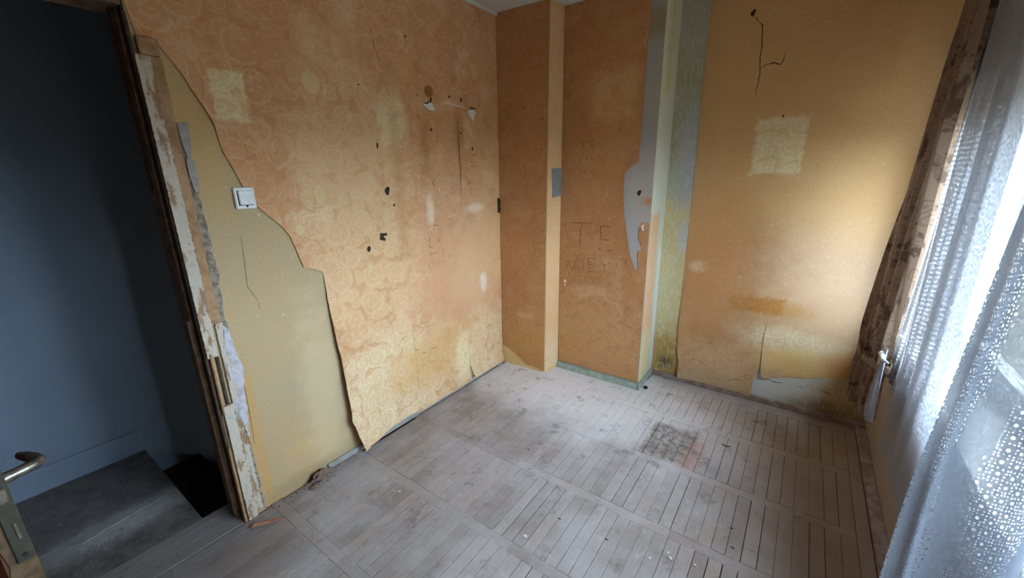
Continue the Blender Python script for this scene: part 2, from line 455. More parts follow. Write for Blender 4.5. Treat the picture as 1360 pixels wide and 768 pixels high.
M_door_edge = simple('peeling_cream_door_paint', srgb(100, 80, 56), srgb(72, 54, 38), 40, 0.75, 0, 0.5)
M_door_red = simple('dark_red_brown_paint', srgb(92, 52, 40), srgb(70, 40, 32), 20, 0.6)
M_rust = simple('rusty_iron', srgb(52, 40, 32), srgb(78, 56, 40), 60, 0.8, 0.4, 0.4)
M_grey_plate = simple('grey_painted_metal', srgb(136, 140, 138), srgb(122, 128, 128), 20, 0.6, 0.2, 0.1)
M_crack = simple('crack_shadow_dirt', srgb(72, 48, 28), srgb(54, 36, 22), 60, 0.95)
M_scribble = simple('pencil_scratch', srgb(134, 86, 46), srgb(112, 70, 38), 80, 0.9)
M_white_flake = simple('white_paper_back', srgb(226, 222, 214), srgb(206, 200, 190), 40, 0.9)
M_red_wood = simple('reddish_wood_chip', srgb(186, 136, 108), srgb(154, 100, 76), 40, 0.85)
M_outside = simple('outside_ground', srgb(110, 116, 96), srgb(126, 124, 112), 0.6, 0.9)


def peeling_mat():
    t = NT('flaking_white_paint')
    o = t.obj()
    x, y, z = t.xyz(o)
    nz = t.noise(t.vec(t.mul(x, 3), t.mul(y, 3), z), 9, 5, 0.7)
    n2 = t.noise(o, 55, 4, 0.7)
    c = t.mix(t.step(nz, 0.40, 0.50), srgb(146, 116, 88), srgb(186, 174, 158))
    c = t.mix(t.step(n2, 0.64, 0.70), c, srgb(84, 62, 46))
    c = t.mix(t.mul(t.step(t.noise(o, 18, 3), 0.62, 0.68), 0.5), c, srgb(140, 158, 160))
    h = t.math('ADD', nz, n2)
    return t.principled(c, 0.8, t.bump(h, 0.7, 0.004))


M_peel = peeling_mat()


def coverage(t, clear):
    """Light let through a net of round threads: the more oblique the ray, the more threads it meets."""
    lw = t.n.new('ShaderNodeLayerWeight'); lw.inputs[0].default_value = 0.5
    cosv = t.math('MAXIMUM', t.math('SUBTRACT', 1.0, lw.outputs['Facing']), 0.08)
    return t.math('POWER', clear, t.math('DIVIDE', 1.0, cosv))


def lace_mat(name, dotted, cloth, hole=0.8, tr=0.6, tint=(0.036, 0.036, 0.038, 1)):
    """Woven lace: diffuse + translucent thread with real see-through holes."""
    t = NT(name)
    uv = t.uv()
    u, v, _z = t.xyz(uv)
    weave = t.noise(uv, 320, 2, 0.7)
    if dotted:
        # wavy vertical bands of dots, larger daisies between small eyelets
        band = t.math('SINE', t.mul(t.math('ADD', u, t.mul(t.noise(uv, 2.5, 2), 0.20)), 34.0))
        bandm = t.step(band, -1.0, -0.35)
        small = t.step(t.voro(uv, 150, rnd=0.35), 0.27, 0.20)
        daisy_d = t.voro(uv, 44, rnd=0.25)
        daisy = t.step(daisy_d, 0.17, 0.12)
        ringm = t.step(daisy_d, 0.40, 0.32)
        holes = t.math('MAXIMUM', t.mul(t.mul(small, t.math('SUBTRACT', 1.0, ringm)), bandm), t.mul(daisy, bandm))
        base_open = t.step(weave, 0.40, 0.65, 0.10, 0.25)
        opacity_hole = t.math('MAXIMUM', t.mul(holes, hole), base_open)
    else:
        d = t.voro(uv, 48, rnd=0.9)
        flower = t.mul(t.step(t.math('SINE', t.mul(d, 26.0)), 0.2, 0.9), t.step(d, 0.6, 0.45))
        mesh = t.step(t.voro(uv, 210, rnd=0.5), 0.40, 0.24)
        holes = t.math('MULTIPLY', mesh, t.step(t.noise(uv, 26, 3), 0.40, 0.62, 0.25, 1.0))
        opacity_hole = t.math('MAXIMUM', t.mul(t.math('MAXIMUM', holes, t.mul(flower, 0.35)), hole),
                              t.step(weave, 0.4, 0.65, 0.45, 0.62))
    dif = t.n.new('ShaderNodeBsdfDiffuse'); dif.inputs[0].default_value = cloth
    trn = t.n.new('ShaderNodeBsdfTranslucent')
    # tight stitches of the flowers pass more light along the thread than the thin ground
    dens = t.math('MAXIMUM', t.step(t.voro(uv, 62, rnd=0.8), 0.40, 0.25), t.step(t.noise(uv, 140, 3, 0.7), 0.50, 0.66))
    t.l.new(t.mix(dens, tuple(v * 0.62 for v in tint[:3]) + (1,), tuple(min(1, v * 1.45) for v in tint[:3]) + (1,)), trn.inputs[0])
    m1 = t.n.new('ShaderNodeMixShader'); m1.inputs[0].default_value = tr
    t.l.new(dif.outputs[0], m1.inputs[1]); t.l.new(trn.outputs[0], m1.inputs[2])
    tp = t.n.new('ShaderNodeBsdfTransparent')
    m2 = t.n.new('ShaderNodeMixShader')
    t.l.new(coverage(t, opacity_hole), m2.inputs[0])
    t.l.new(m1.outputs[0], m2.inputs[1]); t.l.new(tp.outputs[0], m2.inputs[2])
    t.l.new(m2.outputs[0], t.out.inputs['Surface'])
    return t.m


M_lace_a = lace_mat('fine_flower_lace', False, srgb(212, 215, 224), 0.75, 0.6, (0.062, 0.064, 0.070, 1))
M_lace_b = lace_mat('daisy_eyelet_lace', True, srgb(190, 197, 212), 0.80)


def sheer_mat():
    t = NT('ribbed_grey_sheer')
    uv = t.uv()
    u, v, _z = t.xyz(uv)
    rib = t.math('SINE', t.mul(t.math('ADD', v, t.mul(t.noise(uv, 5, 2), 0.02)), 330.0))
    shape = t.step(t.noise(uv, 9, 4, 0.6), 0.52, 0.62)
    dif = t.n.new('ShaderNodeBsdfDiffuse')
    t.l.new(t.mix(t.mul(shape, 0.5), srgb(196, 196, 202), srgb(150, 144, 146)), dif.inputs[0])
    trn = t.n.new('ShaderNodeBsdfTranslucent'); trn.inputs[0].default_value = (0.045, 0.045, 0.047, 1)
    m1 = t.n.new('ShaderNodeMixShader'); m1.inputs[0].default_value = 0.45
    t.l.new(dif.outputs[0], m1.inputs[1]); t.l.new(trn.outputs[0], m1.inputs[2])
    tp = t.n.new('ShaderNodeBsdfTransparent')
    m2 = t.n.new('ShaderNodeMixShader')
    t.l.new(coverage(t, t.step(rib, -0.6, 0.8, 0.14, 0.40)), m2.inputs[0])
    t.l.new(m1.outputs[0], m2.inputs[1]); t.l.new(tp.outputs[0], m2.inputs[2])
    t.l.new(m2.outputs[0], t.out.inputs['Surface'])
    return t.m


def drape_mat():
    t = NT('taupe_floral_drape')
    uv = t.uv()
    wobc = t.noise(uv, 10, 2, 0.5, True)
    warp = t.vmath('ADD', uv, t.vmath('SCALE', wobc, 0.08))
    blot = t.step(t.noise(warp, 13, 5, 0.6), 0.52, 0.60)
    d = t.voro(warp, 11, rnd=0.9)
    fl = t.mul(t.step(t.math('SINE', t.mul(d, 30.0)), 0.1, 0.7), t.step(d, 0.42, 0.34))
    c = t.mix(t.math('MAXIMUM', t.mul(blot, 0.75), t.mul(fl, 0.35)), srgb(160, 136, 117), srgb(78, 59, 48))
    c = t.mix(t.mul(t.noise(uv, 400, 2), 0.2), c, srgb(120, 98, 82))
    dif = t.n.new('ShaderNodeBsdfDiffuse'); t.l.new(c, dif.inputs[0])
    trn = t.n.new('ShaderNodeBsdfTranslucent'); t.l.new(c, trn.inputs[0])
    m1 = t.n.new('ShaderNodeMixShader'); m1.inputs[0].default_value = 0.10
    t.l.new(dif.outputs[0], m1.inputs[1]); t.l.new(trn.outputs[0], m1.inputs[2])
    t.l.new(m1.outputs[0], t.out.inputs['Surface'])
    return t.m


M_sheer = sheer_mat()
M_drape = drape_mat()


def glass_mat():
    t = NT('window_glass')
    tp = t.n.new('ShaderNodeBsdfTransparent'); tp.inputs[0].default_value = (0.93, 0.96, 0.96, 1)
    gl = t.n.new('ShaderNodeBsdfGlossy'); gl.inputs['Roughness'].default_value = 0.03
    m = t.n.new('ShaderNodeMixShader')
    m.inputs[0].default_value = 0.06; t.l.new(tp.outputs[0], m.inputs[1]); t.l.new(gl.outputs[0], m.inputs[2])
    t.l.new(m.outputs[0], t.out.inputs['Surface'])
    return t.m


M_glass = glass_mat()
M_window_paint = simple('white_window_paint', srgb(216, 214, 206), srgb(200, 196, 186), 25, 0.6, 0, 0.2)


# ------------------------------------------------------------------ mesh helpers
def tag(o, label=None, cat=None, group=None, kind=None):
    if label: o['label'] = label
    if cat: o['category'] = cat
    if group: o['group'] = group
    if kind: o['kind'] = kind
    return o


def empty(name, loc=(0, 0, 0), **k):
    o = bpy.data.objects.new(name, None)
    o.empty_display_size = 0.05
    o.location = loc
    COL.objects.link(o)
    return tag(o, **k)


def link(name, bm, mats, parent=None, smooth=False, **k):
    me = bpy.data.meshes.new(name)
    bmesh.ops.recalc_face_normals(bm, faces=bm.faces) if k.pop('recalc', True) else None
    bm.to_mesh(me); bm.free()
    for m in (mats if isinstance(mats, (list, tuple)) else [mats]):
        me.materials.append(m)
    if smooth:
        for p in me.polygons:
            p.use_smooth = True
    o = bpy.data.objects.new(name, me)
    COL.objects.link(o)
    if parent is not None:
        o.parent = parent
        o.matrix_parent_inverse = Matrix.Translation(parent.location).inverted() if parent.type == 'EMPTY' and not parent.rotation_euler.z else Matrix()
    return tag(o, **k)


def box(bm, a, b, bevel=0.0, M=None, mi=0):
    c = [(a[i] + b[i]) / 2 for i in range(3)]
    s = [abs(b[i] - a[i]) for i in range(3)]
    m = Matrix.Translation(c) @ Matrix.Diagonal((*s, 1))
    r = bmesh.ops.create_cube(bm, size=1.0, matrix=(M @ m) if M else m)
    vs = r['verts']
    fs = {f for v in vs for f in v.link_faces}
    for f in fs: f.material_index = mi
    if bevel > 0:
        es = list({e for v in vs for e in v.link_edges})
        bmesh.ops.bevel(bm, geom=es, offset=bevel, segments=1, affect='EDGES')


def boxes(name, lst, mat, parent=None, bevel=0.0, **k):
    bm = bmesh.new()
    for a, b in lst:
        box(bm, a, b, bevel)
    return link(name, bm, mat, parent, **k)


def box_uv(o, axis_u, axis_v):
    """Flat UVs in metres taken from two object axes."""
    me = o.data
    uvl = me.uv_layers.new(name='UVMap')
    for lp in me.loops:
        co = me.vertices[lp.vertex_index].co
        uvl.data[lp.index].uv = (co[axis_u], co[axis_v])
    return o


def inside(poly, x, y):
    n, r, j = len(poly), False, len(poly) - 1
    for i in range(n):
        xi, yi = poly[i]; xj, yj = poly[j]
        if (yi > y) != (yj > y) and x < (xj - xi) * (y - yi) / (yj - yi) + xi:
            r = not r
        j = i
    return r


def densify(poly, step, jit, rng, hold=()):
    out, n = [], len(poly)
    for i in range(n):
        a, b = Vector(poly[i]), Vector(poly[(i + 1) % n])
        L = (b - a).length
        k = max(1, int(L / step))
        nrm = Vector((-(b - a).y, (b - a).x)).normalized() if L > 0 else Vector((0, 0))
        j_ = 0.0 if i in hold else jit
        for q in range(k):
            p = a.lerp(b, q / k)
            if q and j_:
                p = p + nrm * (mnoise.noise(Vector((p.x * 40, p.y * 40, i))) * j_ * 1.6 + rng.uniform(-j_, j_) * 0.5)
            out.append((p.x, p.y))
    return out


def seg_dist(poly, p, idx):
    best = 9.0
    for i in idx:
        a, b = Vector(poly[i]), Vector(poly[(i + 1) % len(poly)])
        ab = b - a
        t = max(0, min(1, (Vector(p) - a).dot(ab) / max(ab.length_squared, 1e-9)))
        best = min(best, (a + ab * t - Vector(p)).length)
    return best


def sheet(name, poly, place, off, mat, parent, res=0.045, jit=0.002, hold=(), thick=0.0007, seed=1, **k):
    """A thin cut sheet on a wall: poly in wall metres, place(u, v, off) -> xyz."""
    rng = random.Random(seed)
    bd = densify(poly, 0.02, jit, rng, hold)
    pts = [Vector(p) for p in bd]
    us = [p[0] for p in bd]; vs = [p[1] for p in bd]
    u = min(us) + res * 0.5
    while u < max(us):
        v = min(vs) + res * 0.5
        while v < max(vs):
            q = (u + rng.uniform(-.2, .2) * res, v + rng.uniform(-.2, .2) * res)
            if inside(bd, *q):
                pts.append(Vector(q))
            v += res
        u += res
    nb = len(bd)
    vv, _e1, ff, *_ = delaunay_2d_cdt(pts, [(i, (i + 1) % nb) for i in range(nb)], [list(range(nb))], 1, 1e-5)
    bm = bmesh.new()
    uvl = bm.loops.layers.uv.new('UVMap')
    bv = []
    for p in vv:
        o_ = off(p.x, p.y) if callable(off) else off
        bv.append(bm.verts.new(place(p.x, p.y, o_)))
    for f in ff:
        try:
            fc = bm.faces.new([bv[i] for i in f])
        except ValueError:
            continue
        for lp, i in zip(fc.loops, f):
            lp[uvl].uv = (vv[i].x, vv[i].y)
    for e in bm.edges:
        if e.is_boundary: e.smooth = False
    o = link(name, bm, mat, parent, smooth=True, **k)
    if thick:
        md = o.modifiers.new('thickness', 'SOLIDIFY'); md.thickness = thick; md.offset = 0
    return o


def ribbon(name, lines, place, w, off, mat, parent, jit=0.15, seed=3, **k):
    """Narrow raised strokes / crack lips that follow poly-lines on a wall."""
    rng = random.Random(seed)
    bm = bmesh.new()
    for ln in lines:
        pts = []
        for i in range(len(ln) - 1):
            a, b = Vector(ln[i]), Vector(ln[i + 1])
            n = max(2, int((b - a).length / 0.012))
            for q in range(n):
                pts.append(a.lerp(b, q / n))
        pts.append(Vector(ln[-1]))
        prev = None
        for i, p in enumerate(pts):
            a, b = pts[max(0, i - 1)], pts[min(len(pts) - 1, i + 1)]
            d = (b - a); d = d.normalized() if d.length > 0 else Vector((1, 0))
            nn = Vector((-d.y, d.x))
            t_ = i / max(1, len(pts) - 1)
            ww = w * (0.5 + rng.uniform(0, 1.0)) * (0.45 + 0.55 * math.sin(math.pi * min(1, max(0.08, t_ * 0.9 + 0.08))))
            p = p + nn * rng.uniform(-1, 1) * w * jit * 2
            row = [bm.verts.new(place(*(p - nn * ww / 2), off)), bm.verts.new(place(*(p + nn * ww / 2), off)),
                   bm.verts.new(place(*p, off + 0.0008))]
            if prev:
                bm.faces.new((prev[0], row[0], row[2], prev[2]))
                bm.faces.new((prev[2], row[2], row[1], prev[1]))
            prev = row
    return link(name, bm, mat, parent, **k)


def blob(bm, c, r, squash=(1, 1, 1), rough=0.25, seed=0, sub=2):
    res = bmesh.ops.create_icosphere(bm, subdivisions=sub, radius=1.0)
    for v in res['verts']:
        n = mnoise.noise(v.co * 1.7 + Vector((seed * 3.1, seed, 0))) * rough
        v.co = Vector((v.co.x * squash[0], v.co.y * squash[1], v.co.z * squash[2])) * r * (1 + n) + Vector(c)


def tube(bm, pts, r, seg=10, radii=None, cap=True):
    rings = []
    pts = [Vector(p) for p in pts]
    for i, p in enumerate(pts):
        d = (pts[min(i + 1, len(pts) - 1)] - pts[max(0, i - 1)]).normalized()
        a = d.cross(Vector((0, 0, 1)))
        if a.length < 1e-3: a = d.cross(Vector((1, 0, 0)))
        a.normalize(); b = d.cross(a)
        rr = radii[i] if radii else r
        rx, ry = rr if isinstance(rr, tuple) else (rr, rr)
        rings.append([bm.verts.new(p + a * math.cos(2 * math.pi * k / seg) * rx + b * math.sin(2 * math.pi * k / seg) * ry) for k in range(seg)])
    for A, B in zip(rings, rings[1:]):
        for k in range(seg):
            bm.faces.new((A[k], A[(k + 1) % seg], B[(k + 1) % seg], B[k]))
    if cap:
        bm.faces.new(list(reversed(rings[0]))); bm.faces.new(rings[-1])


PL_left = lambda u, v, o: (o, u, v)                       # left wall, u = y
PL_d1 = lambda u, v, o: (u, 0.026 * u / 0.42 - o, v)
PL_d2 = lambda u, v, o: (u, 0.19 - o, v)
PL_d3 = lambda u, v, o: (u, 0.51 - o, v)


def PL_ret(u, v, o):                                      # return of the first breast, u = depth
    x = 0.408 + 0.024 * v / CEIL
    return (x + u / 0.164 * (0.035 - 0.018 * v / CEIL) + o, 0.026 + u, v)


# ------------------------------------------------------------------ room shell
OPEN_Y0, OPEN_Y1, OPEN_Z = -2.91, -2.09, 2.185
bm = bmesh.new()
box(bm, (-0.15, OPEN_Y1, -1.6), (0, 1.2, CEIL + 0.1))
box(bm, (-0.15, -4.2, -1.6), (0, OPEN_Y0, CEIL + 0.1))
box(bm, (-0.15, OPEN_Y0, OPEN_Z), (0, OPEN_Y1, CEIL + 0.1))
box(bm, (-0.15, OPEN_Y0, -1.6), (-0.0, OPEN_Y1, -0.03))
wall_left = box_uv(link('wall_left', bm, M_plaster_left, kind='structure'), 1, 2)

# back wall: two breasts and the flat wall behind them
prof_b = [(-0.15, 0.0), (0.0, 0.0), (0.408, 0.026), (0.443, 0.19), (1.14, 0.19), (1.142, 0.51), (2.8, 0.51)]
prof_t = [(-0.15, 0.0), (0.0, 0.0), (0.432, 0.026), (0.449, 0.19), (1.14, 0.19), (1.142, 0.51), (2.8, 0.51)]
bm = bmesh.new()
uvl = bm.loops.layers.uv.new('UVMap')
bot = [bm.verts.new((x, y, -0.2)) for x, y in prof_b] + [bm.verts.new((2.8, 0.8, -0.2)), bm.verts.new((-0.15, 0.8, -0.2))]
top = [bm.verts.new((x, y, CEIL + 0.1)) for x, y in prof_t] + [bm.verts.new((2.8, 0.8, CEIL + 0.1)), bm.verts.new((-0.15, 0.8, CEIL + 0.1))]
mi = [0, 0, 0, 1, 2, 3, 0, 0, 0]
for i in range(9):
    j = (i + 1) % 9
    f = bm.faces.new((bot[i], bot[j], top[j], top[i]))
    f.material_index = mi[i]
    for lp in f.loops:
        co = lp.vert.co
        lp[uvl].uv = (co.y - 0.19, co.z) if i == 4 else (co.x, co.z)
bm.faces.new(top); bm.faces.new(list(reversed(bot)))
wall_back = link('wall_back', bm, [M_plaster_plain, M_recess_grey, M_recess_return, M_chimney_strip], kind='structure')

# right wall with the window opening
RX = 2.5
boxes_r = [((RX, ROOM_Y0 - 0.2, -0.2), (RX + 0.3, WIN_Y0, CEIL + 0.1)), ((RX, WIN_Y1, -0.2), (RX + 0.3, 0.8, CEIL + 0.1)),
           ((RX, WIN_Y0, -0.2), (RX + 0.3, WIN_Y1, WIN_Z0)), ((RX, WIN_Y0, WIN_Z1), (RX + 0.3, WIN_Y1, CEIL + 0.1))]
wall_right = box_uv(boxes('wall_right', boxes_r, M_plaster_right, kind='structure'), 1, 2)
wall_front = box_uv(boxes('wall_front', [((-0.15, ROOM_Y0 - 0.2, -0.2), (RX + 0.3, ROOM_Y0, CEIL + 0.1))], M_front_wall, kind='structure'), 0, 2)
ceiling = box_uv(boxes('ceiling', [((-1.3, -4.2, CEIL), (RX + 0.3, 1.2, CEIL + 0.15))], M_ceiling, kind='structure'), 0, 1)

# ------------------------------------------------------------------ floor: base, boards
floor = boxes('floor', [((-0.15, ROOM_Y0, -0.12), (RX, 0.52, -0.012))], M_gap, kind='structure')
rng = random.Random(11)


def plank_mesh():
    bm = bmesh.new()
    box(bm, (-0.5, -0.5, -0.5), (0.5, 0.5, 0.5))
    tops = [v for v in bm.verts if v.co.z > 0]
    es = [e for e in bm.edges if all(v in tops for v in e.verts)]
    bmesh.ops.bevel(bm, geom=es, offset=0.025, segments=1, affect='EDGES')
    me = bpy.data.meshes.new('plank'); bm.to_mesh(me); bm.free()
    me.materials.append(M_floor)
    return me


PLANK = plank_mesh()


def plank(x0, x1, y0, y1, name='plank', z=None, along_x=False):
    o = bpy.data.objects.new(name, PLANK)
    COL.objects.link(o)
    o.parent = floor
    L, w = (x1 - x0, y1 - y0) if along_x else (y1 - y0, x1 - x0)
    zt = rng.uniform(-0.0012, 0.0008) if z is None else z
    o.location = ((x0 + x1) / 2, (y0 + y1) / 2, zt - 0.006)
    if along_x: o.rotation_euler.z = math.pi / 2
    o.rotation_euler.y = rng.uniform(-0.004, 0.004)
    o.scale = (w, L, 0.012)
    return o


SPAN = 2.395
FR = [-2.416, -1.945, -1.475, -1.004, -0.541, -0.055]
HB = 0.025
for i, yc in enumerate(FR):
    xs = [0.004 if i else 0.0]
    while xs[-1] < SPAN - 0.7:
        xs.append(xs[-1] + rng.uniform(0.45, 0.85))
    xs.append(SPAN)
    for a, b in zip(xs, xs[1:]):
        plank(a + 0.0008, b - 0.0008, yc - HB, yc + HB, 'cross_board', along_x=True)
bands = [(FR[i] + HB, FR[i + 1] - HB) for i in range(5)] + [(FR[5] + HB, 0.385)]
for bi, (y0, y1) in enumerate(bands):
    x = 0.012 + rng.uniform(0, 0.02)
    while x < SPAN - 0.012:
        w = rng.uniform(0.0545, 0.0605)
        x1 = min(x + w, SPAN)
        if SPAN - x1 < 0.02: x1 = SPAN
        g = rng.choice((0.0010, 0.0014, 0.0018, 0.0022, 0.0028, 0.0034, 0.0046))
        yt = y1
        if bi == 5:
            yt = 0.018 if x1 < 0.43 else (0.178 if x1 < 1.165 else y1)
        plank(x + g * 0.5, x1 - g * 0.5, y0 + rng.uniform(0.0004, 0.0018), yt - rng.uniform(0.0004, 0.0018))
        x = x1
plank(1.16, SPAN, 0.387, 0.435, 'cross_board', along_x=True)
plank(1.16, 2.45, 0.437, 0.492, 'cross_board', along_x=True)
for a, b in ((-2.6, -1.31), (-1.31, -0.11), (-0.11, 0.435)):
    plank(SPAN + 0.001, 2.447, a + 0.001, b - 0.001, 'border_board')
# the rows behind and under the photographer, joined
bm = bmesh.new()
for y0, y1 in ((-2.862, -2.443), (-3.39, -2.91)):
    x = 0.012
    while x < SPAN:
        w = rng.uniform(0.0545, 0.0605)
        box(bm, (x + 0.001, y0 + 0.001, -0.011), (x + w - 0.001, y1 - 0.001, rng.uniform(-0.0012, 0.0008)))
        x += w
box(bm, (0.0, -2.908, -0.011), (SPAN, -2.864, 0))
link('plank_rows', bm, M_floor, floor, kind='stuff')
# threshold boards in the doorway
for a, b in ((-0.185, -0.127), (-0.123, -0.066), (-0.062, 0.008)):
    plank(a, b, OPEN_Y0 + 0.02, OPEN_Y1 - 0.004, 'threshold_board', z=0.001)

# skirtings
bm = bmesh.new(); box(bm, (0, -1.66, 0.001), (0.016, -0.002, 0.036), 0.003)
link('baseboard_left', bm, M_grey_trim, kind='structure')
bm = bmesh.new(); box(bm, (0.45, 0.166, 0.001), (1.152, 0.19, 0.05), 0.003)
link('baseboard_recess', bm, M_green_trim, kind='structure')
bm = bmesh.new(); box(bm, (1.14, 0.166, 0.001), (1.157, 0.50, 0.05), 0.003)
link('baseboard_return', bm, M_green_trim, kind='structure')
bm = bmesh.new(); box(bm, (1.158, 0.484, 0.001), (2.5, 0.51, 0.04), 0.003)
link('baseboard_back', bm, M_brown_trim, kind='structure')
bm = bmesh.new(); box(bm, (2.449, -3.39, 0.0), (2.5, 0.482, 0.022), 0.004)
link('baseboard_right', bm, M_brown_trim, kind='structure')
# cove strip where walls meet the ceiling
bm = bmesh.new()
for (a, b) in (((0, -3.4), (0, 0.0)),):
    box(bm, (0, -3.4, CEIL - 0.02), (0.02, 0.0, CEIL), 0.004)
link('trim_1', bm, M_ceiling, kind='structure')

# ------------------------------------------------------------------ wallpaper on the left wall
def ripple(u, v, s=0.0016):
    return s * (0.9 + mnoise.noise(Vector((u * 5, v * 5, 1.3)))) + 0.0022


sA = [(-2.086, 2.685), (-2.086, 2.19), (-2.070, 2.085), (-2.023, 2.081), (-1.965, 1.985), (-1.932, 1.912), (-1.888, 1.807),
      (-1.875, 1.707), (-1.838, 1.602), (-1.823, 1.555), (-1.772, 1.461), (-1.70, 1.385), (-1.66, 1.322), (-1.622, 1.167),
      (-1.575, 1.150), (-1.5245, 1.122), (-1.5393, 1.653), (-1.5303, 2.251), (-1.5343, 2.685)]
sheet('wallpaper_strip', sA, PL_left, lambda u, v: ripple(u, v) + 0.011 * max(0, 1 - seg_dist(sA, (u, v), range(3, 15)) / 0.035) * (0.4 + 0.6 * mnoise.noise(Vector((u * 9, v * 9, 0)))),
      M_paper_left, wall_left, hold=(0, 15, 16, 17, 18), seed=2)
sB = [(-1.5245, 1.120), (-1.525, 0.926), (-1.518, 0.755), (-1.508, 0.621), (-1.506, 0.414), (-1.501, 0.30), (-1.508, 0.25), (-1.486, 0.162), (-1.463, 0.030),
      (-1.42, 0.045), (-1.36, 0.036), (-1.20, 0.044), (-1.036, 0.038), (-0.993, 0.022), (-0.978, 0.022), (-0.958, 0.11), (-0.9985, 1.568), (-1.0805, 2.35), (-1.0945, 2.685),
      (-1.5343, 2.685), (-1.5303, 2.251), (-1.5393, 1.653)]


def offB(u, v):
    d = seg_dist(sB, (u, v), range(0, 8))
    k = max(0.0, 1.0 - v / 1.12)
    lift = 0.066 * (k ** 0.85) * math.exp(-(d / 0.16) ** 2)
    lift2 = 0.020 * math.exp(-(max(0, v - 0.02) / 0.10) ** 2)
    return ripple(u, v) + lift + lift2 + 0.004 * k * mnoise.noise(Vector((u * 12, v * 7, 2)))


sheet('wallpaper_strip', sB, PL_left, offB, M_paper_left, wall_left, res=0.035, hold=(15, 16, 17, 18, 19, 20, 21), seed=3)
sC = [(-0.974, 0.02), (-0.926, 0.022), (-0.80, 0.024), (-0.651, 0.020), (-0.445, 0.024), (-0.4385, 0.16), (-0.436, 0.45), (-0.438, 0.9),
      (-0.448, 1.464), (-0.4575, 1.803), (-0.459, 2.327), (-0.46, 2.685), (-1.0945, 2.685), (-1.0805, 2.35), (-0.9985, 1.568), (-0.956, 0.11)]


def offC(u, v):
    seam = math.exp(-(seg_dist(sC, (u, v), (8, 9)) / 0.03) ** 2) * 0.0015
    low = 0.020 * math.exp(-(max(0, v - 0.02) / 0.06) ** 2)
    return ripple(u, v) + seam + low


sheet('wallpaper_strip', sC, PL_left, offC, M_paper_left, wall_left, res=0.04, hold=(5, 6, 7, 9, 10, 11, 12, 13, 14), seed=4)
sD = [(-0.40, 0.018), (-0.292, 0.02), (-0.15, 0.018), (-0.008, 0.02), (-0.001, 2.685), (-0.46, 2.685), (-0.459, 2.327), (-0.4575, 1.803),
      (-0.446, 1.464), (-0.438, 0.9), (-0.436, 0.45), (-0.4345, 0.16)]
sheet('wallpaper_strip', sD, PL_left, lambda u, v: ripple(u, v) + 0.019 * math.exp(-(max(0, v - 0.02) / 0.06) ** 2),
      M_paper_left, wall_left, hold=(3, 4, 5, 6, 8, 9, 10), seed=5)
sE = [(-2.088, 2.685), (-2.088, 2.192), (-2.95, 2.192), (-2.95, 0.05), (-3.39, 0.05), (-3.39, 2.685)]
sheet('wallpaper_strip', sE, PL_left, ripple, M_paper_left, wall_left, hold=range(6), res=0.09, seed=6)

# wallpaper on the back wall
def rip2(u, v): return ripple(u + 7, v, 0.002)


sF = [(0.006, 0.165), (0.076, 0.144), (0.13, 0.112), (0.178, 0.08), (0.24, 0.035), (0.321, 0.03), (0.4075, 0.016), (0.4315, 2.685), (0.004, 2.685)]
sheet('wallpaper_strip', sF, PL_d1, rip2, M_paper_back, wall_back, hold=(6, 7, 8), seed=7)
sG = [(0.004, 0.012), (0.09, 0.03), (0.16, 0.012), (0.158, 2.685), (0.0, 2.685)]
sheet('wallpaper_strip', sG, PL_ret, lambda u, v: ripple(u, v, 0.001), M_paper_return, wall_back, hold=(2, 3, 4), seed=8)
sH = [(0.462, 0.055), (0.62, 0.062), (0.80, 0.056), (1.0, 0.062), (1.134, 0.056), (1.137, 0.9), (1.135, 1.26), (1.082, 1.265), (1.066, 1.216), (1.064, 1.167), (1.101, 1.075),
      (1.068, 1.06), (1.078, 0.94), (1.069, 0.905), (1.051, 0.955), (1.018, 1.029), (0.989, 1.161), (0.956, 1.324), (0.941, 1.484),
      (0.944, 1.594), (0.983, 1.630), (1.034, 1.659), (1.035, 1.792), (1.037, 2.076), (1.039, 2.343), (1.043, 2.471), (1.044, 2.685), (0.453, 2.685), (0.450, 0.15)]
sheet('wallpaper_strip', sH, PL_d2, lambda u, v: rip2(u, v) + 0.006 * math.exp(-(seg_dist(sH, (u, v), range(14, 21)) / 0.02) ** 2),
      M_paper_back, wall_back, hold=(4, 26, 27), seed=9)
sheet('wallpaper_remnant', [(1.095, 1.40), (1.115, 1.42), (1.137, 1.43), (1.138, 1.394), (1.11, 1.392)], PL_d2, 0.003, M_paper_back, wall_back, seed=10)
sI = [(1.359, 0.046), (1.477, 0.044), (1.643, 0.040), (1.80, 0.044), (1.857, 0.040), (1.862, 0.166), (1.884, 0.265), (1.878, 0.477), (1.889, 0.592), (1.888, 0.858), (1.886, 1.109),
      (1.883, 1.441), (1.879, 1.907), (1.875, 2.353), (1.872, 2.685), (1.319, 2.685), (1.315, 2.494), (1.313, 2.254), (1.317, 1.941), (1.323, 1.578), (1.321, 1.146),
      (1.322, 0.884), (1.323, 0.665), (1.324, 0.477), (1.318, 0.44), (1.331, 0.342), (1.328, 0.282), (1.345, 0.20), (1.354, 0.149)]


def offI(u, v):
    d = seg_dist(sI, (u, v), range(19, 29))
    a = 0.030 * max(0, 1 - v / 0.75) * math.exp(-(d / 0.08) ** 2)
    d2 = seg_dist(sI, (u, v), range(4, 8))
    b = 0.030 * max(0, 1 - v / 0.5) * math.exp(-(d2 / 0.05) ** 2)
    c = 0.026 * math.exp(-(max(0, v - 0.04) / 0.08) ** 2) + 0.010 * max(0, 1 - v / 0.4) * mnoise.noise(Vector((u * 9, v * 9, 4)))
    return rip2(u, v) + a + b + max(0, c)


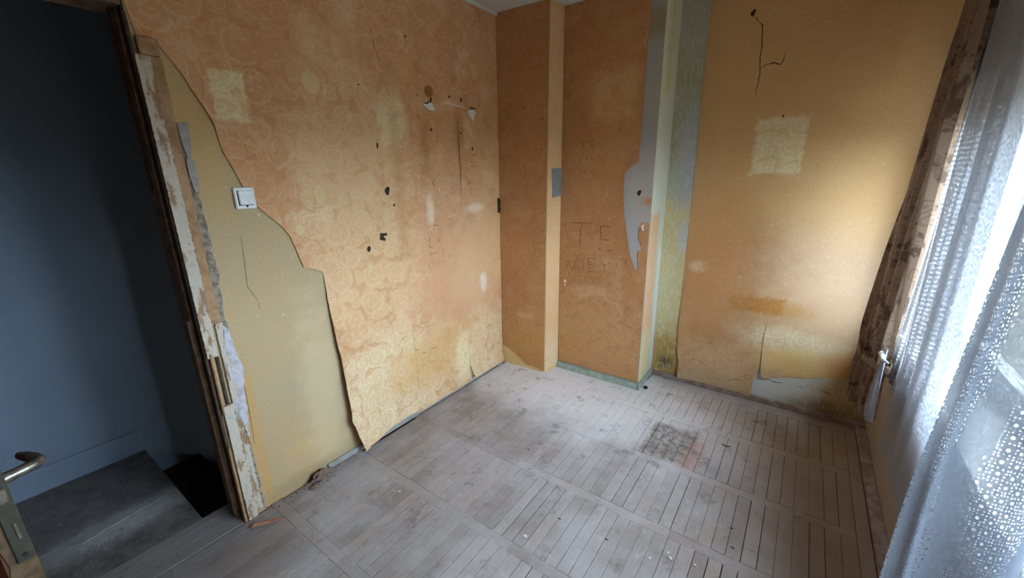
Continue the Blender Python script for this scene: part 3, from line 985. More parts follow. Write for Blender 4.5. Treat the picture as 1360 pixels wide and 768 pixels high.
sheet('wallpaper_strip', sI, PL_d3, offI, M_paper_back, wall_back, res=0.035, hold=(8, 9, 10, 11, 12, 13, 14), seed=11)
sJ = [(1.892, 0.262), (1.900, 0.205), (1.921, 0.19), (1.982, 0.205), (2.061, 0.236), (2.132, 0.245), (2.232, 0.279), (2.319, 0.293), (2.381, 0.305), (2.496, 0.32),
      (2.498, 2.685), (1.8724, 2.685), (1.8754, 2.353), (1.8794, 1.907), (1.8834, 1.441), (1.8864, 1.109), (1.8884, 0.858), (1.8896, 0.592), (1.880, 0.477)]
sheet('wallpaper_strip', sJ, PL_d3, lambda u, v: rip2(u, v) + 0.018 * max(0, 1 - v / 0.7) * math.exp(-(seg_dist(sJ, (u, v), (0, 1, 17, 18)) / 0.04) ** 2),
      M_paper_back, wall_back, hold=(9, 10, 11, 12, 13, 14, 15, 16), seed=12)

# cracks, scratches and pencilled letters
def lines(parent, place, name, w, mat, off, *lns, seed=3):
    return ribbon(name, lns, place, w, off, mat, parent, seed=seed)


C3 = 0.0056
lines(wall_back, PL_d3, 'crack', 0.005, M_crack, C3, [(1.57, 2.486), (1.592, 2.453), (1.616, 2.431), (1.627, 2.32), (1.627, 2.253), (1.635, 2.17), (1.634, 2.101), (1.623, 2.048)])
lines(wall_back, PL_d3, 'crack', 0.005, M_crack, C3, [(1.635, 2.192), (1.66, 2.211), (1.708, 2.215), (1.738, 2.2), (1.749, 2.22), (1.756, 2.266)])
lines(wall_back, PL_d3, 'crack', 0.004, M_crack, 0.001, [(1.915, 0.180), (1.95, 0.184), (1.986, 0.174), (2.036, 0.181)])
lines(wall_back, PL_d3, 'crack', 0.003, M_crack, 0.001, [(2.11, 0.186), (2.154, 0.179)], [(2.234, 0.193), (2.292, 0.184), (2.294, 0.169)])
lines(wall_back, PL_d3, 'crack', 0.003, M_crack, 0.018, [(1.431, 0.2), (1.472, 0.22), (1.506, 0.21)])
lines(wall_back, PL_d3, 'crack', 0.003, M_crack, 0.022, [(1.695, 0.108), (1.754, 0.136), (1.8, 0.131)])
lines(wall_left, PL_left, 'crack', 0.004, M_crack, 0.011, [(-0.4525, 1.95), (-0.4515, 1.803), (-0.448, 1.632), (-0.445, 1.464)])
lines(wall_left, PL_left, 'crack', 0.002, M_crack, 0.006, [(-1.086, 2.348), (-1.069, 2.254), (-1.047, 2.191)])
lines(wall_left, PL_left, 'crack', 0.0016, M_crack, 0.001, [(-1.868, 1.349), (-1.874, 1.232), (-1.882, 1.13), (-1.851, 1.058), (-1.849, 1.014)])
lines(wall_left, PL_left, 'crack', 0.0016, M_crack, 0.001, [(-1.974, 0.722), (-1.974, 0.645), (-1.979, 0.488), (-1.984, 0.366)])
lines(wall_left, PL_left, 'crack', 0.003, M_crack, 0.0065, [(-0.978, 0.486), (-0.93, 0.455)], [(-0.91, 0.43), (-0.879, 0.426)], [(-0.84, 0.43), (-0.767, 0.425)])
lines(wall_left, PL_left, 'crack', 0.0025, M_crack, 0.031, [(-1.318, 0.085), (-1.333, 0.062), (-1.315, 0.044), (-1.308, 0.06), (-1.318, 0.085)])
lines(wall_back, PL_d2, 'scratched_letters', 0.006, M_scribble, C3,
      [(0.543, 1.234), (0.713, 1.235)], [(0.632, 1.23), (0.625, 1.148), (0.616, 1.057)], [(0.788, 1.224), (0.865, 1.218)],
      [(0.788, 1.224), (0.783, 1.185), (0.793, 1.121)], [(0.793, 1.121), (0.86, 1.122)], [(0.773, 1.052), (0.797, 1.047)], [(0.843, 1.042), (0.883, 1.053)])
lines(wall_back, PL_d2, 'scratched_letters', 0.0045, M_scribble, C3,
      [(0.516, 0.926), (0.564, 0.861)], [(0.564, 0.861), (0.602, 0.955)], [(0.526, 0.918), (0.512, 0.878)], [(0.647, 0.96), (0.655, 0.877)],
      [(0.753, 0.98), (0.695, 0.972), (0.7, 0.929), (0.751, 0.921)], [(0.704, 0.869), (0.755, 0.869)], [(0.7, 0.929), (0.696, 0.882)],
      [(0.801, 0.967), (0.826, 0.925), (0.837, 0.886)], [(0.826, 0.93), (0.88, 0.958)], [(0.924, 0.963), (0.923, 0.919)], [(0.984, 0.992), (0.992, 0.945)])
lines(wall_back, PL_d2, 'scratched_letters', 0.004, M_scribble, C3,
      [(0.584, 1.813), (0.644, 1.812)], [(0.625, 1.808), (0.621, 1.76)], [(0.67, 1.81), (0.707, 1.811)], [(0.67, 1.81), (0.682, 1.78), (0.703, 1.777), (0.701, 1.756)],
      [(0.594, 1.704), (0.595, 1.671)], [(0.653, 1.716), (0.66, 1.679)], [(0.693, 1.706), (0.694, 1.678)], [(0.742, 1.713), (0.764, 1.685), (0.739, 1.672)],
      [(0.613, 1.613), (0.641, 1.598)], [(0.64, 1.622), (0.647, 1.589)], [(0.674, 1.598), (0.695, 1.602)])
lines(wall_left, PL_left, 'scratched_letters', 0.003, M_scribble, 0.0056,
      [(-0.781, 1.28), (-0.672, 1.274)], [(-0.723, 1.273), (-0.734, 1.244)], [(-0.771, 1.212), (-0.778, 1.138)], [(-0.778, 1.138), (-0.745, 1.133)],
      [(-0.689, 1.182), (-0.674, 1.148)], [(-0.709, 1.153), (-0.67, 1.192)], [(-0.791, 1.091), (-0.696, 1.094)], [(-0.764, 1.105), (-0.775, 1.075)],
      [(-0.659, 1.12), (-0.655, 1.055)], [(-0.796, 1.029), (-0.791, 0.996)], [(-0.754, 1.034), (-0.739, 1.005)], [(-0.71, 1.039), (-0.704, 1.012)],
      [(-0.666, 1.037), (-0.65, 1.015)], [(-0.6, 1.059), (-0.593, 1.031)])
lines(wall_left, PL_left, 'scratched_letters', 0.0025, M_scribble, 0.0056,
      [(-0.399, 1.733), (-0.369, 1.74)], [(-0.331, 1.722), (-0.249, 1.737)], [(-0.40, 1.689), (-0.293, 1.679)], [(-0.336, 1.653), (-0.244, 1.647)])
lines(wall_left, PL_left, 'scratch', 0.007, M_scribble, 0.0056, [(-0.722, 1.559), (-0.695, 1.527)])
lines(wall_left, PL_left, 'scratch', 0.007, M_scribble, 0.0056, [(-0.348, 1.547), (-0.366, 1.524)])
lines(wall_left, PL_left, 'pale_scratch', 0.006, M_white_flake, 0.0056, [(-0.592, 2.04), (-0.507, 2.041), (-0.406, 2.033), (-0.359, 2.028)])
lines(wall_back, PL_d1, 'scratch', 0.007, M_scribble, C3, [(0.357, 1.972), (0.38, 1.966), (0.396, 1.974)])
# torn paper flakes with the white backing showing
sheet('torn_flake', [(-0.675, 2.024), (-0.665, 1.982), (-0.718, 1.984), (-0.757, 2.014), (-0.732, 2.030)], PL_left,
      lambda u, v: 0.006 + 0.012 * max(0, (2.02 - v) / 0.04), M_white_flake, wall_left, res=0.01, label='white torn paper flake')
sheet('torn_flake', [(-0.348, 2.017), (-0.273, 2.028), (-0.262, 2.008), (-0.303, 1.955), (-0.338, 1.989)], PL_left,
      lambda u, v: 0.006 + 0.010 * max(0, (2.01 - v) / 0.05), M_white_flake, wall_left, res=0.01, label='cream torn paper flake')
lines(wall_left, PL_left, 'tear', 0.013, M_black, 0.0075, [(-0.748, 2.016), (-0.715, 2.022), (-0.690, 2.033), (-0.678, 2.055)])
lines(wall_left, PL_left, 'tear', 0.012, M_black, 0.0075, [(-0.327, 2.037), (-0.26, 2.039)])
# bare holes, nails
def dots(parent, place, name, pts, r, mat, off, seed=1):
    rg = random.Random(seed)
    for (a, b), rr in zip(pts, r if isinstance(r, (list, tuple)) else [r] * len(pts)):
        bm = bmesh.new()
        c = Vector(place(a, b, off)); nrm = (Vector(place(a, b, off + 1)) - c)
        ring = []
        for k in range(9):
            q = rr * rg.uniform(0.7, 1.25)
            ring.append(bm.verts.new(place(a + q * math.cos(k * 0.698), b + q * math.sin(k * 0.698) * 1.15, off)))
        t_ = bm.verts.new(c + nrm * rr * 0.35)
        for k in range(9):
            bm.faces.new((ring[k], ring[(k + 1) % 9], t_))
        link(name, bm, mat, parent, smooth=True)


dots(wall_left, PL_left, 'hole', [(-1.072, 1.513), (-1.141, 1.256), (-1.128, 1.24), (-1.237, 1.198), (-1.115, 1.266)], [0.02, 0.02, 0.012, 0.016, 0.010], M_rust, 0.005)
dots(wall_left, PL_left, 'nail', [(-1.033, 1.429), (-1.111, 1.764), (-1.191, 2.054), (-0.792, 2.056), (-0.519, 2.081), (-0.407, 2.077), (-0.696, 1.87), (-0.423, 1.866),
                                  (-0.309, 1.772), (-0.221, 2.061), (-0.849, 2.352), (-1.453, 2.0), (-1.112, 1.752)],
     [0.008, 0.008, 0.006, 0.005, 0.008, 0.010, 0.009, 0.007, 0.009, 0.005, 0.006, 0.006, 0.007], M_rust, 0.005)
dots(wall_back, PL_d1, 'nail', [(0.228, 2.054)], 0.006, M_rust, 0.005)
dots(wall_back, PL_d3, 'nail', [(1.557, 2.503), (1.792, 1.912), (1.565, 2.515)], [0.014, 0.006, 0.009], M_rust, 0.005)
dots(wall_back, PL_d2, 'chip', [(1.09, 1.235), (1.095, 1.215)], [0.012, 0.008], M_white_flake, 0.006)
dots(wall_back, PL_d2, 'hole', [(1.05, 1.46), (0.998, 2.35)], [0.016, 0.006], M_rust, 0.001)
dots(wall_back, PL_d2, 'chip', [(0.50, 0.765), (0.497, 0.735)], [0.011, 0.007], M_white_flake, 0.005)
# raised bubbles and bare ovals in the paper
M_bubble = wallpaper_mat('bubbled_paper', [], srgb(208, 176, 126), srgb(214, 186, 138), PALE)


def bubble(u, v, ru, rv):
    bm = bmesh.new()
    uvl = bm.loops.layers.uv.new('UVMap')
    rows = [[bm.verts.new(PL_left(u + ru * q * math.cos(k * 0.4488) * (1 + 0.1 * math.sin(3 * k)), v + rv * q * math.sin(k * 0.4488), 0.0045 + 0.006 * (1 - q * q))) for k in range(14)] for q in (1.0, 0.85, 0.5)]
    c = bm.verts.new(PL_left(u, v, 0.011))
    for A, B in zip(rows, rows[1:]):
        for k in range(14):
            bm.faces.new((A[k], A[(k + 1) % 14], B[(k + 1) % 14], B[k]))
    for k in range(14):
        bm.faces.new((rows[2][k], rows[2][(k + 1) % 14], c))
    for f in bm.faces:
        for lp in f.loops: lp[uvl].uv = (lp.vert.co.y, lp.vert.co.z)
    link('paper_bubble', bm, M_bubble, wall_left, smooth=True)


for b_ in ((-1.451, 2.026, 0.045, 0.048), (-1.269, 1.892, 0.022, 0.028), (-1.483, 1.51, 0.03, 0.05), (-1.094, 1.373, 0.024, 0.045), (-1.059, 1.251, 0.018, 0.04),
           (-1.611, 1.351, 0.022, 0.028), (-1.244, 1.094, 0.02, 0.024), (-1.39, 2.0, 0.016, 0.02), (-0.552, 1.325, 0.05, 0.008)):
    bubble(*b_)

# ------------------------------------------------------------------ doorway trim (split and peeling on the far side)
frame = empty('trim_2', (0, OPEN_Y1, 0), kind='structure')


def slab(name, a, b, mat, bevel=0.003, jag=0.0, parent=None, cuts=24, seed=5, **k):
    """Upright board, optionally with a splintered far edge."""
    bm = bmesh.new()
    rg = random.Random(seed)
    n = cuts if jag else 1
    for i in range(n + 1):
        z = a[2] + (b[2] - a[2]) * i / n
        j1 = rg.uniform(-jag, jag); j0 = rg.uniform(-jag, jag) * 0.5
        for (x, y) in ((a[0], a[1] + j0), (b[0], a[1] + j0), (b[0] + rg.uniform(-1, 1) * jag * 0.3, b[1] + j1), (a[0], b[1] + j1)):
            bm.verts.new((x, y, z))
    bm.verts.ensure_lookup_table()
    for i in range(n):
        for q in range(4):
            A = i * 4
            bm.faces.new([bm.verts[A + q], bm.verts[A + (q + 1) % 4], bm.verts[A + 4 + (q + 1) % 4], bm.verts[A + 4 + q]])
    bm.faces.new(bm.verts[0:4]); bm.faces.new(bm.verts[n * 4:n * 4 + 4])
    if bevel and not jag:
        bmesh.ops.bevel(bm, geom=list(bm.edges), offset=bevel, segments=1, affect='EDGES')
    return link(name, bm, mat, parent or frame, **k)


Y1 = OPEN_Y1
slab('jamb_lining', (-0.15, Y1 - 0.012, 0.0), (-0.045, Y1 + 0.006, OPEN_Z), M_frame_brown)
slab('jamb_rebate', (-0.046, Y1 - 0.004, 0.0), (0.0, Y1 + 0.006, OPEN_Z), M_frame_dark)
slab('jamb_stop', (-0.085, Y1 - 0.022, 0.0), (-0.05, Y1 - 0.010, 1.02), M_frame_brown, jag=0.002, label='bare splintered stop bead')
slab('jamb_stop', (-0.085, Y1 - 0.022, 1.55), (-0.05, Y1 - 0.010, OPEN_Z), M_frame_dark)
slab('casing_block', (0.0, Y1 + 0.012, 2.02), (0.024, Y1 + 0.072, 2.078), M_tan_board)
slab('casing_board', (0.0, Y1 - 0.002, 0.86), (0.022, Y1 + 0.040, 2.018), M_peel, jag=0.0022, cuts=190, label='flaking white casing board')
slab('casing_board', (0.0, Y1 + 0.041, 1.0), (0.017, Y1 + 0.074, 2.018), M_tan_board, jag=0.0008, cuts=120, label='tan casing board')
slab('casing_board', (0.0, Y1 + 0.012, 0.0), (0.020, Y1 + 0.052, 0.62), M_peel, jag=0.002, cuts=90, seed=8, label='cracked lower casing board')
slab('casing_board', (0.0, Y1 + 0.054, 0.02), (0.014, Y1 + 0.080, 1.0), M_peel, jag=0.0028, cuts=150, seed=9)
slab('lath', (0.0, Y1 + 0.006, 0.58), (0.026, Y1 + 0.014, 0.88), M_tan_board, label='bare lath left in the broken casing')
slab('lath', (0.0, Y1 + 0.030, 0.62), (0.012, Y1 + 0.042, 0.86), M_frame_dark)
slab('lath', (0.0, Y1 - 0.006, 0.0), (0.024, Y1 + 0.004, 0.42), M_tan_board)
slab('casing_edge', (-0.01, Y1 - 0.008, 0.42), (0.010, Y1 + 0.004, 2.15), M_frame_dark)
slab('jamb_lining', (-0.15, OPEN_Y0 - 0.006, 0.0), (0.0, OPEN_Y0 + 0.016, OPEN_Z), M_frame_brown)
slab('casing_board', (0.0, OPEN_Y0 - 0.08, 0.0), (0.018, OPEN_Y0 + 0.002, OPEN_Z), M_tan_board)
slab('head_lining', (-0.15, OPEN_Y0, OPEN_Z - 0.016), (0.0, OPEN_Y1, OPEN_Z + 0.004), M_frame_brown)
bm = bmesh.new(); tube(bm, [(-0.10, Y1 - 0.02, 1.41), (-0.10, Y1 - 0.045, 1.412), (-0.10, Y1 - 0.052, 1.40)], 0.003, 6)
link('bent_nail', bm, M_rust, frame)
# broken plaster beside the casing
rub = [(-2.013, 1.802), (-1.977, 1.805), (-1.986, 1.731), (-1.993, 1.66), (-1.985, 1.502), (-1.984, 1.411), (-1.985, 1.285), (-1.984, 1.187), (-1.988, 1.088), (-1.994, 1.01),
       (-1.988, 0.913), (-1.993, 0.80), (-1.997, 0.694), (-2.003, 0.501), (-2.0, 0.334), (-1.996, 0.157), (-2.0, 0.01), (-2.02, 0.01), (-2.02, 1.0)]
sheet('exposed_mortar', rub, PL_left, lambda u, v: 0.003 + 0.008 * abs(mnoise.noise(Vector((u * 60, v * 30, 0)))) + 0.004 * mnoise.noise(Vector((u * 150, v * 90, 0))),
      M_rubble, wall_left, res=0.008, jit=0.006, thick=0, seed=21)
sheet('torn_flake', [(-2.012, 1.800), (-1.976, 1.803), (-1.981, 1.735), (-1.986, 1.69), (-2.000, 1.665), (-2.008, 1.72)], PL_left, 0.010, M_scrap, wall_left, res=0.012, label='grey paper scrap by the door casing')
sheet('torn_flake', [(-2.006, 1.675), (-1.983, 1.668), (-1.980, 1.60), (-1.988, 1.55), (-2.001, 1.545), (-2.009, 1.61)], PL_left, 0.011, M_scrap, wall_left, res=0.012)
fil = [(-2.012, 0.99), (-1.99, 0.95), (-1.978, 0.82), (-1.966, 0.77), (-1.972, 0.72), (-1.985, 0.66), (-1.990, 0.55), (-2.004, 0.42), (-2.014, 0.50), (-2.03, 0.62), (-2.026, 0.80)]
sheet('plaster_filler', fil, PL_left, lambda u, v: 0.013 + 0.006 * mnoise.noise(Vector((u * 50, v * 25, 2))), M_filler, wall_left, res=0.01, jit=0.004, thick=0.002, seed=22)

# ------------------------------------------------------------------ landing beyond the doorway
LX = -1.10
wl_ = boxes('wall_landing', [((LX - 0.15, -4.2, -1.6), (LX, 1.2, CEIL + 0.1)), ], M_white_wall, kind='structure')
box_uv(wl_, 1, 2)
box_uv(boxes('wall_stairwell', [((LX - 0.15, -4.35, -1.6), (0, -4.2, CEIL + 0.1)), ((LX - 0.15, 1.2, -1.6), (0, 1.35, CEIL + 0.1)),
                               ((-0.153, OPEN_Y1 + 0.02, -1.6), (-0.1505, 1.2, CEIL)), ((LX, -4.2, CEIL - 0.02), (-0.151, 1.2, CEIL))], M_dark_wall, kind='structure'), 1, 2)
bm = bmesh.new(); box(bm, (LX, -4.2, 0.0), (LX + 0.012, -2.205, 0.142), 0.004)
link('baseboard_landing', bm, M_white_wall, kind='structure')
box_uv(bpy.data.objects['baseboard_landing'], 1, 2)
lf = boxes('floor_landing', [((LX, -4.2, -0.18), (-0.187, -2.205, 0.0))], M_concrete, kind='structure')
lino = [(-1.085, -4.15), (-0.52, -4.15), (-0.511, -2.706), (-0.513, -2.653), (-0.458, -2.578), (-0.484, -2.471), (-0.499, -2.326), (-0.53, -2.209), (-1.085, -2.209)]
sheet('linoleum', lino, lambda u, v, o: (u, v, o), lambda u, v: 0.002 + 0.006 * math.exp(-(seg_dist(lino, (u, v), (2, 3, 4, 5, 6)) / 0.03) ** 2), M_lino, lf, res=0.05, jit=0.006, thick=0.002, label='worn grey linoleum sheet')
bm = bmesh.new()
rg = random.Random(4)
for i in range(220):
    t_ = rg.random()
    cx, cy = -0.42 + rg.gauss(0, 0.035) - 0.03 * t_, -2.60 + 0.37 * t_
    r_ = rg.uniform(0.001, 0.003)
    blob(bm, (cx, cy, r_ * 0.4), r_, (1.4, 1.0, 0.6), 0.4, i, 1)
link('dust_ridge', bm, M_lime_dust, lf, kind='stuff')
st = empty('floor_stairs', (-0.6, -2.2, -0.2), kind='structure')
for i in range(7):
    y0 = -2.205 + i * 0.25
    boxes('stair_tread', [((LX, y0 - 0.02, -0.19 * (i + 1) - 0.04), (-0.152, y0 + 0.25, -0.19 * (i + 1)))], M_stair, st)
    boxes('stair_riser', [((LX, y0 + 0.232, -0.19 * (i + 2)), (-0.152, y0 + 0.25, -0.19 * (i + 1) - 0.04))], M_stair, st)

# ------------------------------------------------------------------ open door with lock and lever
E = Vector((0.757, -2.663))
H = Vector((0.012, OPEN_Y0 + 0.004))
du = (E - H); DW = du.length; du.normalize()
dn = Vector((-du.y, du.x))                    # far face direction
ang = math.atan2(du.y, du.x)
door = empty('door_1', (H.x, H.y, 0), kind='structure')
DM = Matrix.Translation((H.x, H.y, 0)) @ Matrix.Rotation(ang, 4, 'Z')
bm = bmesh.new()
TH = 0.044
box(bm, (0, -TH, 0.012), (DW - 0.002, 0, 2.14), 0, DM)
link('leaf', bm, M_door_red, door)
# cream paint layer on the lock edge, chipped
bm = bmesh.new()
rg = random.Random(9)
n = 90
rows = []
for i in range(n + 1):
    z = 0.014 + (2.12 - 0.014) * i / n
    a0, a1 = -TH + rg.uniform(0, 0.006), -rg.uniform(0.0, 0.003)
    off = DW + 0.0005 + 0.0035 * abs(mnoise.noise(Vector((z * 22, 3, 0))))
    mid = DW + 0.0005 + 0.004 * abs(mnoise.noise(Vector((z * 31, 9, 0))))
    rows.append([bm.verts.new(DM @ Vector((DW - 0.003, a0 - 0.002, z))), bm.verts.new(DM @ Vector((off, a0, z))),
                 bm.verts.new(DM @ Vector((mid, -TH / 2, z))), bm.verts.new(DM @ Vector((off, a1, z))), bm.verts.new(DM @ Vector((DW - 0.003, 0.001, z)))])
for A, B in zip(rows, rows[1:]):
    for q in range(4):
        bm.faces.new((A[q], A[q + 1], B[q + 1], B[q]))
link('edge_paint', bm, M_door_edge, door, label='chipped cream paint on the lock edge')
bm = bmesh.new(); box(bm, (DW + 0.001, -0.028, 0.832), (DW + 0.006, -0.002, 1.075), 0.0012, DM)
lk = link('lock_plate', bm, M_lock_green, door, label='grey green lock faceplate')
bm = bmesh.new(); box(bm, (DW + 0.0055, -0.016, 0.885), (DW + 0.0085, -0.010, 0.925), 0.001, DM)
link('deadbolt_slot', bm, M_steel, lk)
bm = bmesh.new(); box(bm, (DW + 0.003, -0.024, 0.975), (DW + 0.014, -0.008, 1.01), 0.003, DM)
link('latch_bolt', bm, M_steel, lk)
bm = bmesh.new(); tube(bm, [DM @ Vector((DW + 0.0050, -0.015, 0.846)), DM @ Vector((DW + 0.0066, -0.015, 0.846))], 0.005, 10)
link('screw_hole', bm, M_black, lk)
bm = bmesh.new()
HZ = 0.995
hp = [(DW - 0.055, 0.000, HZ), (DW - 0.055, 0.012, HZ), (DW - 0.055, 0.03, HZ), (DW - 0.055, 0.058, HZ), (DW - 0.058, 0.067, HZ), (DW - 0.066, 0.073, HZ), (DW - 0.080, 0.074, HZ + 0.002), (DW - 0.100, 0.071, HZ + 0.003), (DW - 0.122, 0.066, HZ + 0.004)]
tube(bm, [DM @ Vector(p) for p in hp], 0.01, 12, [0.014, 0.0135, 0.0115, 0.012, 0.0125, 0.0125, (0.011, 0.0125), (0.0105, 0.0125), (0.006, 0.009)])
link('lever_handle', bm, M_steel, door, smooth=True, label='bent steel lever handle')
bm = bmesh.new(); tube(bm, [DM @ Vector((DW - 0.055, 0.0, HZ)), DM @ Vector((DW - 0.055, 0.007, HZ))], 0.02, 16)
link('handle_rose', bm, M_rust, door)

# ------------------------------------------------------------------ window (behind the curtains)
win = empty('window_1', (2.68, (WIN_Y0 + WIN_Y1) / 2, WIN_Z0), kind='structure')
FT = 0.055
boxes('window_frame', [((2.66, WIN_Y0, WIN_Z0), (2.72, WIN_Y0 + FT, WIN_Z1)), ((2.66, WIN_Y1 - FT, WIN_Z0), (2.72, WIN_Y1, WIN_Z1)),
                       ((2.66, WIN_Y0, WIN_Z0), (2.72, WIN_Y1, WIN_Z0 + FT)), ((2.66, WIN_Y0, WIN_Z1 - FT), (2.72, WIN_Y1, WIN_Z1))], M_window_paint, win)
ym = (WIN_Y0 + WIN_Y1) / 2
for a, b in ((WIN_Y0 + FT, ym), (ym, WIN_Y1 - FT)):
    z0, z1 = WIN_Z0 + FT, WIN_Z1 - FT
    s_ = boxes('sash', [((2.655, a, z0), (2.70, a + 0.045, z1)), ((2.655, b - 0.045, z0), (2.70, b, z1)),
                        ((2.655, a, z0), (2.70, b, z0 + 0.045)), ((2.655, a, z1 - 0.045), (2.70, b, z1))], M_window_paint, win)
    boxes('pane', [((2.676, a + 0.04, z0 + 0.04), (2.680, b - 0.04, z1 - 0.04))], M_glass, s_)
boxes('window_sill', [((2.47, WIN_Y0 - 0.03, WIN_Z0 - 0.03), (2.66, WIN_Y1 + 0.03, WIN_Z0 + 0.005))], M_window_paint, win)

# ------------------------------------------------------------------ curtains
def lerp_tab(tab, z):
    tab = sorted(tab)
    if z <= tab[0][0]: return Vector(tab[0][1:])
    for a, b in zip(tab, tab[1:]):
        if z <= b[0]:
            t = (z - a[0]) / (b[0] - a[0])
            return Vector(a[1:]).lerp(Vector(b[1:]), t)
    return Vector(tab[-1][1:])


def cloth(name, fn, z0, z1, ns, nz, width, mat, parent=None, hem=None, **k):
    """Hanging cloth: fn(s, z) -> (x, y), s 0..1 across; UV in metres of cloth."""
    bm = bmesh.new()
    uvl = bm.loops.layers.uv.new('UVMap')
    g = []
    for i in range(nz + 1):
        row = []
        for j in range(ns + 1):
            s = j / ns
            zb = z0 + (hem(s) if hem else 0)
            z = zb + (z1 - zb) * i / nz
            x, y = fn(s, z)
            row.append((bm.verts.new((x, y, z)), s * width, z))
        g.append(row)
    for i in range(nz):
        for j in range(ns):
            q = (g[i][j], g[i][j + 1], g[i + 1][j + 1], g[i + 1][j])
            f = bm.faces.new([v[0] for v in q])
            for lp, v in zip(f.loops, q): lp[uvl].uv = (v[1], v[2])
    return link(name, bm, mat, parent, smooth=True, recalc=False, **k)


RAIL_Z = 2.42
bm = bmesh.new(); tube(bm, [(2.41, -2.6, RAIL_Z), (2.41, 0.42, RAIL_Z)], 0.012, 12)
rail = link('curtain_rail', bm, M_frame_brown, smooth=True, label='wooden curtain rail above the window carrying drape and lace', cat='curtain rail')
for yy in (-2.5, 0.38):
    boxes('bracket', [((2.40, yy - 0.01, RAIL_Z - 0.012), (2.5, yy + 0.01, RAIL_Z + 0.012))], M_steel, rail)

DL = [(2.40, 2.435, 0.05), (2.28, 2.432, 0.06), (1.82, 2.410, 0.10), (1.3, 2.378, 0.13), (0.70, 2.345, 0.13), (0.50, 2.345, 0.10), (0.38, 2.340, 0.07)]
DR = [(2.40, 2.415, -0.36), (2.17, 2.412, -0.34), (1.66, 2.40, -0.31), (0.74, 2.398, -0.27), (0.5, 2.395, -0.24), (0.3, 2.395, -0.22)]


def drape_fn(s, z):
    a, b = lerp_tab(DL, z), lerp_tab(DR, z)
    d = (b - a); n = Vector((d.y, -d.x)).normalized()
    pinch = math.exp(-((z - 0.69 + 0.02 * s) / 0.07) ** 2)
    amp = 0.026 * (1 - 0.45 * pinch)
    ph = s * 2 * math.pi * 4.5 + 0.5 * math.sin(z * 2.0)
    o = amp * math.sin(ph) + 0.008 * math.sin(ph * 2.3 + z * 5) + 0.006 * pinch * math.sin(s * 70)
    e = s + 0.02 * math.cos(ph)
    p = a + d * e + n * o
    return (min(p.x, 2.488), p.y)


drape = empty('brown_drape', (2.40, 0.08, 0.33), label='taupe brown floral drape tied back in the corner beside the back wall', cat='curtain')
cloth('drape_cloth', drape_fn, 0.40, 2.404, 110, 80, 0.9, M_drape, drape, hem=lambda s: 0.015 * math.sin(s * 30) - 0.03 * math.sin(s * 3.1) + 0.05 * s)
bm = bmesh.new()
uvl = bm.loops.layers.uv.new('UVMap')
ringp = []
for k in range(48):
    th = 2 * math.pi * k / 48
    a, b = lerp_tab(DL, 0.7), lerp_tab(DR, 0.7)
    c = (a + b) / 2; h = (b - a) / 2 * 1.06
    n = Vector((h.y, -h.x)).normalized() * 0.045
    p = c + h * math.cos(th) + n * math.sin(th)
    ringp.append((Vector((min(p.x, 2.492), p.y, 0.70 + 0.012 * math.cos(th) + 0.005 * math.sin(th * 9))), th))
vr = [[bm.verts.new(p + Vector((0, 0, dz)) + Vector((0, 0, 0.004 * math.sin(th * 13 + dz * 90)))) for p, th in ringp] for dz in (-0.02, -0.007, 0.007, 0.02)]
for A, B in zip(vr, vr[1:]):
    for k in range(48):
        f = bm.faces.new((A[k], A[(k + 1) % 48], B[(k + 1) % 48], B[k]))
        for lp in f.loops: lp[uvl].uv = (lp.vert.co.y, lp.vert.co.z)
o = link('tie_band', bm, M_drape, drape, smooth=True)
o.modifiers.new('thickness', 'SOLIDIFY').thickness = 0.006

SL = [(2.42, 2.466, -0.08), (2.2, 2.466, -0.08), (0.74, 2.435, 0.05), (0.62, 2.43, 0.05)]
SR = [(2.42, 2.445, -0.86), (2.1, 2.44, -0.84), (0.9, 2.44, -0.84), (0.62, 2.44, -0.80)]


def sheer_fn(s, z):
    a, b = lerp_tab(SL, z), lerp_tab(SR, z)
    d = b - a
    ph = s * 2 * math.pi * 9
    p = a + d * s
    return (min(2.485, p.x + 0.010 * math.sin(ph) * (0.5 + s * 0.5) + 0.004 * math.sin(ph * 1.7 + z * 3)), p.y + 0.01 * math.cos(ph))


sheer = empty('grey_sheer', (2.44, -0.45, 0.62), label='ribbed grey sheer panel hanging between the brown drape and the lace', cat='curtain')
cloth('sheer_cloth', sheer_fn, 0.62, 2.404, 120, 40, 1.1, M_sheer, sheer, hem=lambda s: 0.03 * s)
TL = [(0.86, 2.358, -0.36), (0.7, 2.356, -0.365), (0.53, 2.352, -0.37)]


def tail_fn(s, z):
    a = lerp_tab(TL, z)
    w = 0.005 + 0.055 * max(0, (0.85 - z)) ** 0.8
    return (a.x + (0.004 + 0.03 * max(0, 0.85 - z)) * math.sin(s * 17 + z * 6), a.y - w * 3.2 * s - 0.28 * max(0, z - 0.72))


cloth('sheer_tail', tail_fn, 0.53, 0.86, 40, 24, 0.15, M_muslin, sheer, label='white gathered tail of the sheer')
bm = bmesh.new(); tube(bm, [(2.352, -0.35, 0.825), (2.346, -0.40, 0.835), (2.344, -0.46, 0.83), (2.352, -0.52, 0.84)], 0.006, 8, [(0.006, 0.004), (0.012, 0.008), (0.008, 0.006), (0.006, 0.004)])
link('tie_ribbon', bm, M_white_flake, sheer, smooth=True)

AX = [(-0.50, 2.392), (-0.60, 2.428), (-0.66, 2.405), (-0.73, 2.402), (-0.80, 2.41), (-0.88, 2.408), (-1.0, 2.398), (-1.1, 2.405), (-1.25, 2.39), (-1.4, 2.415), (-1.52, 2.415), (-1.66, 2.452), (-1.8, 2.46), (-1.95, 2.45), (-2.1, 2.462), (-2.3, 2.45)]


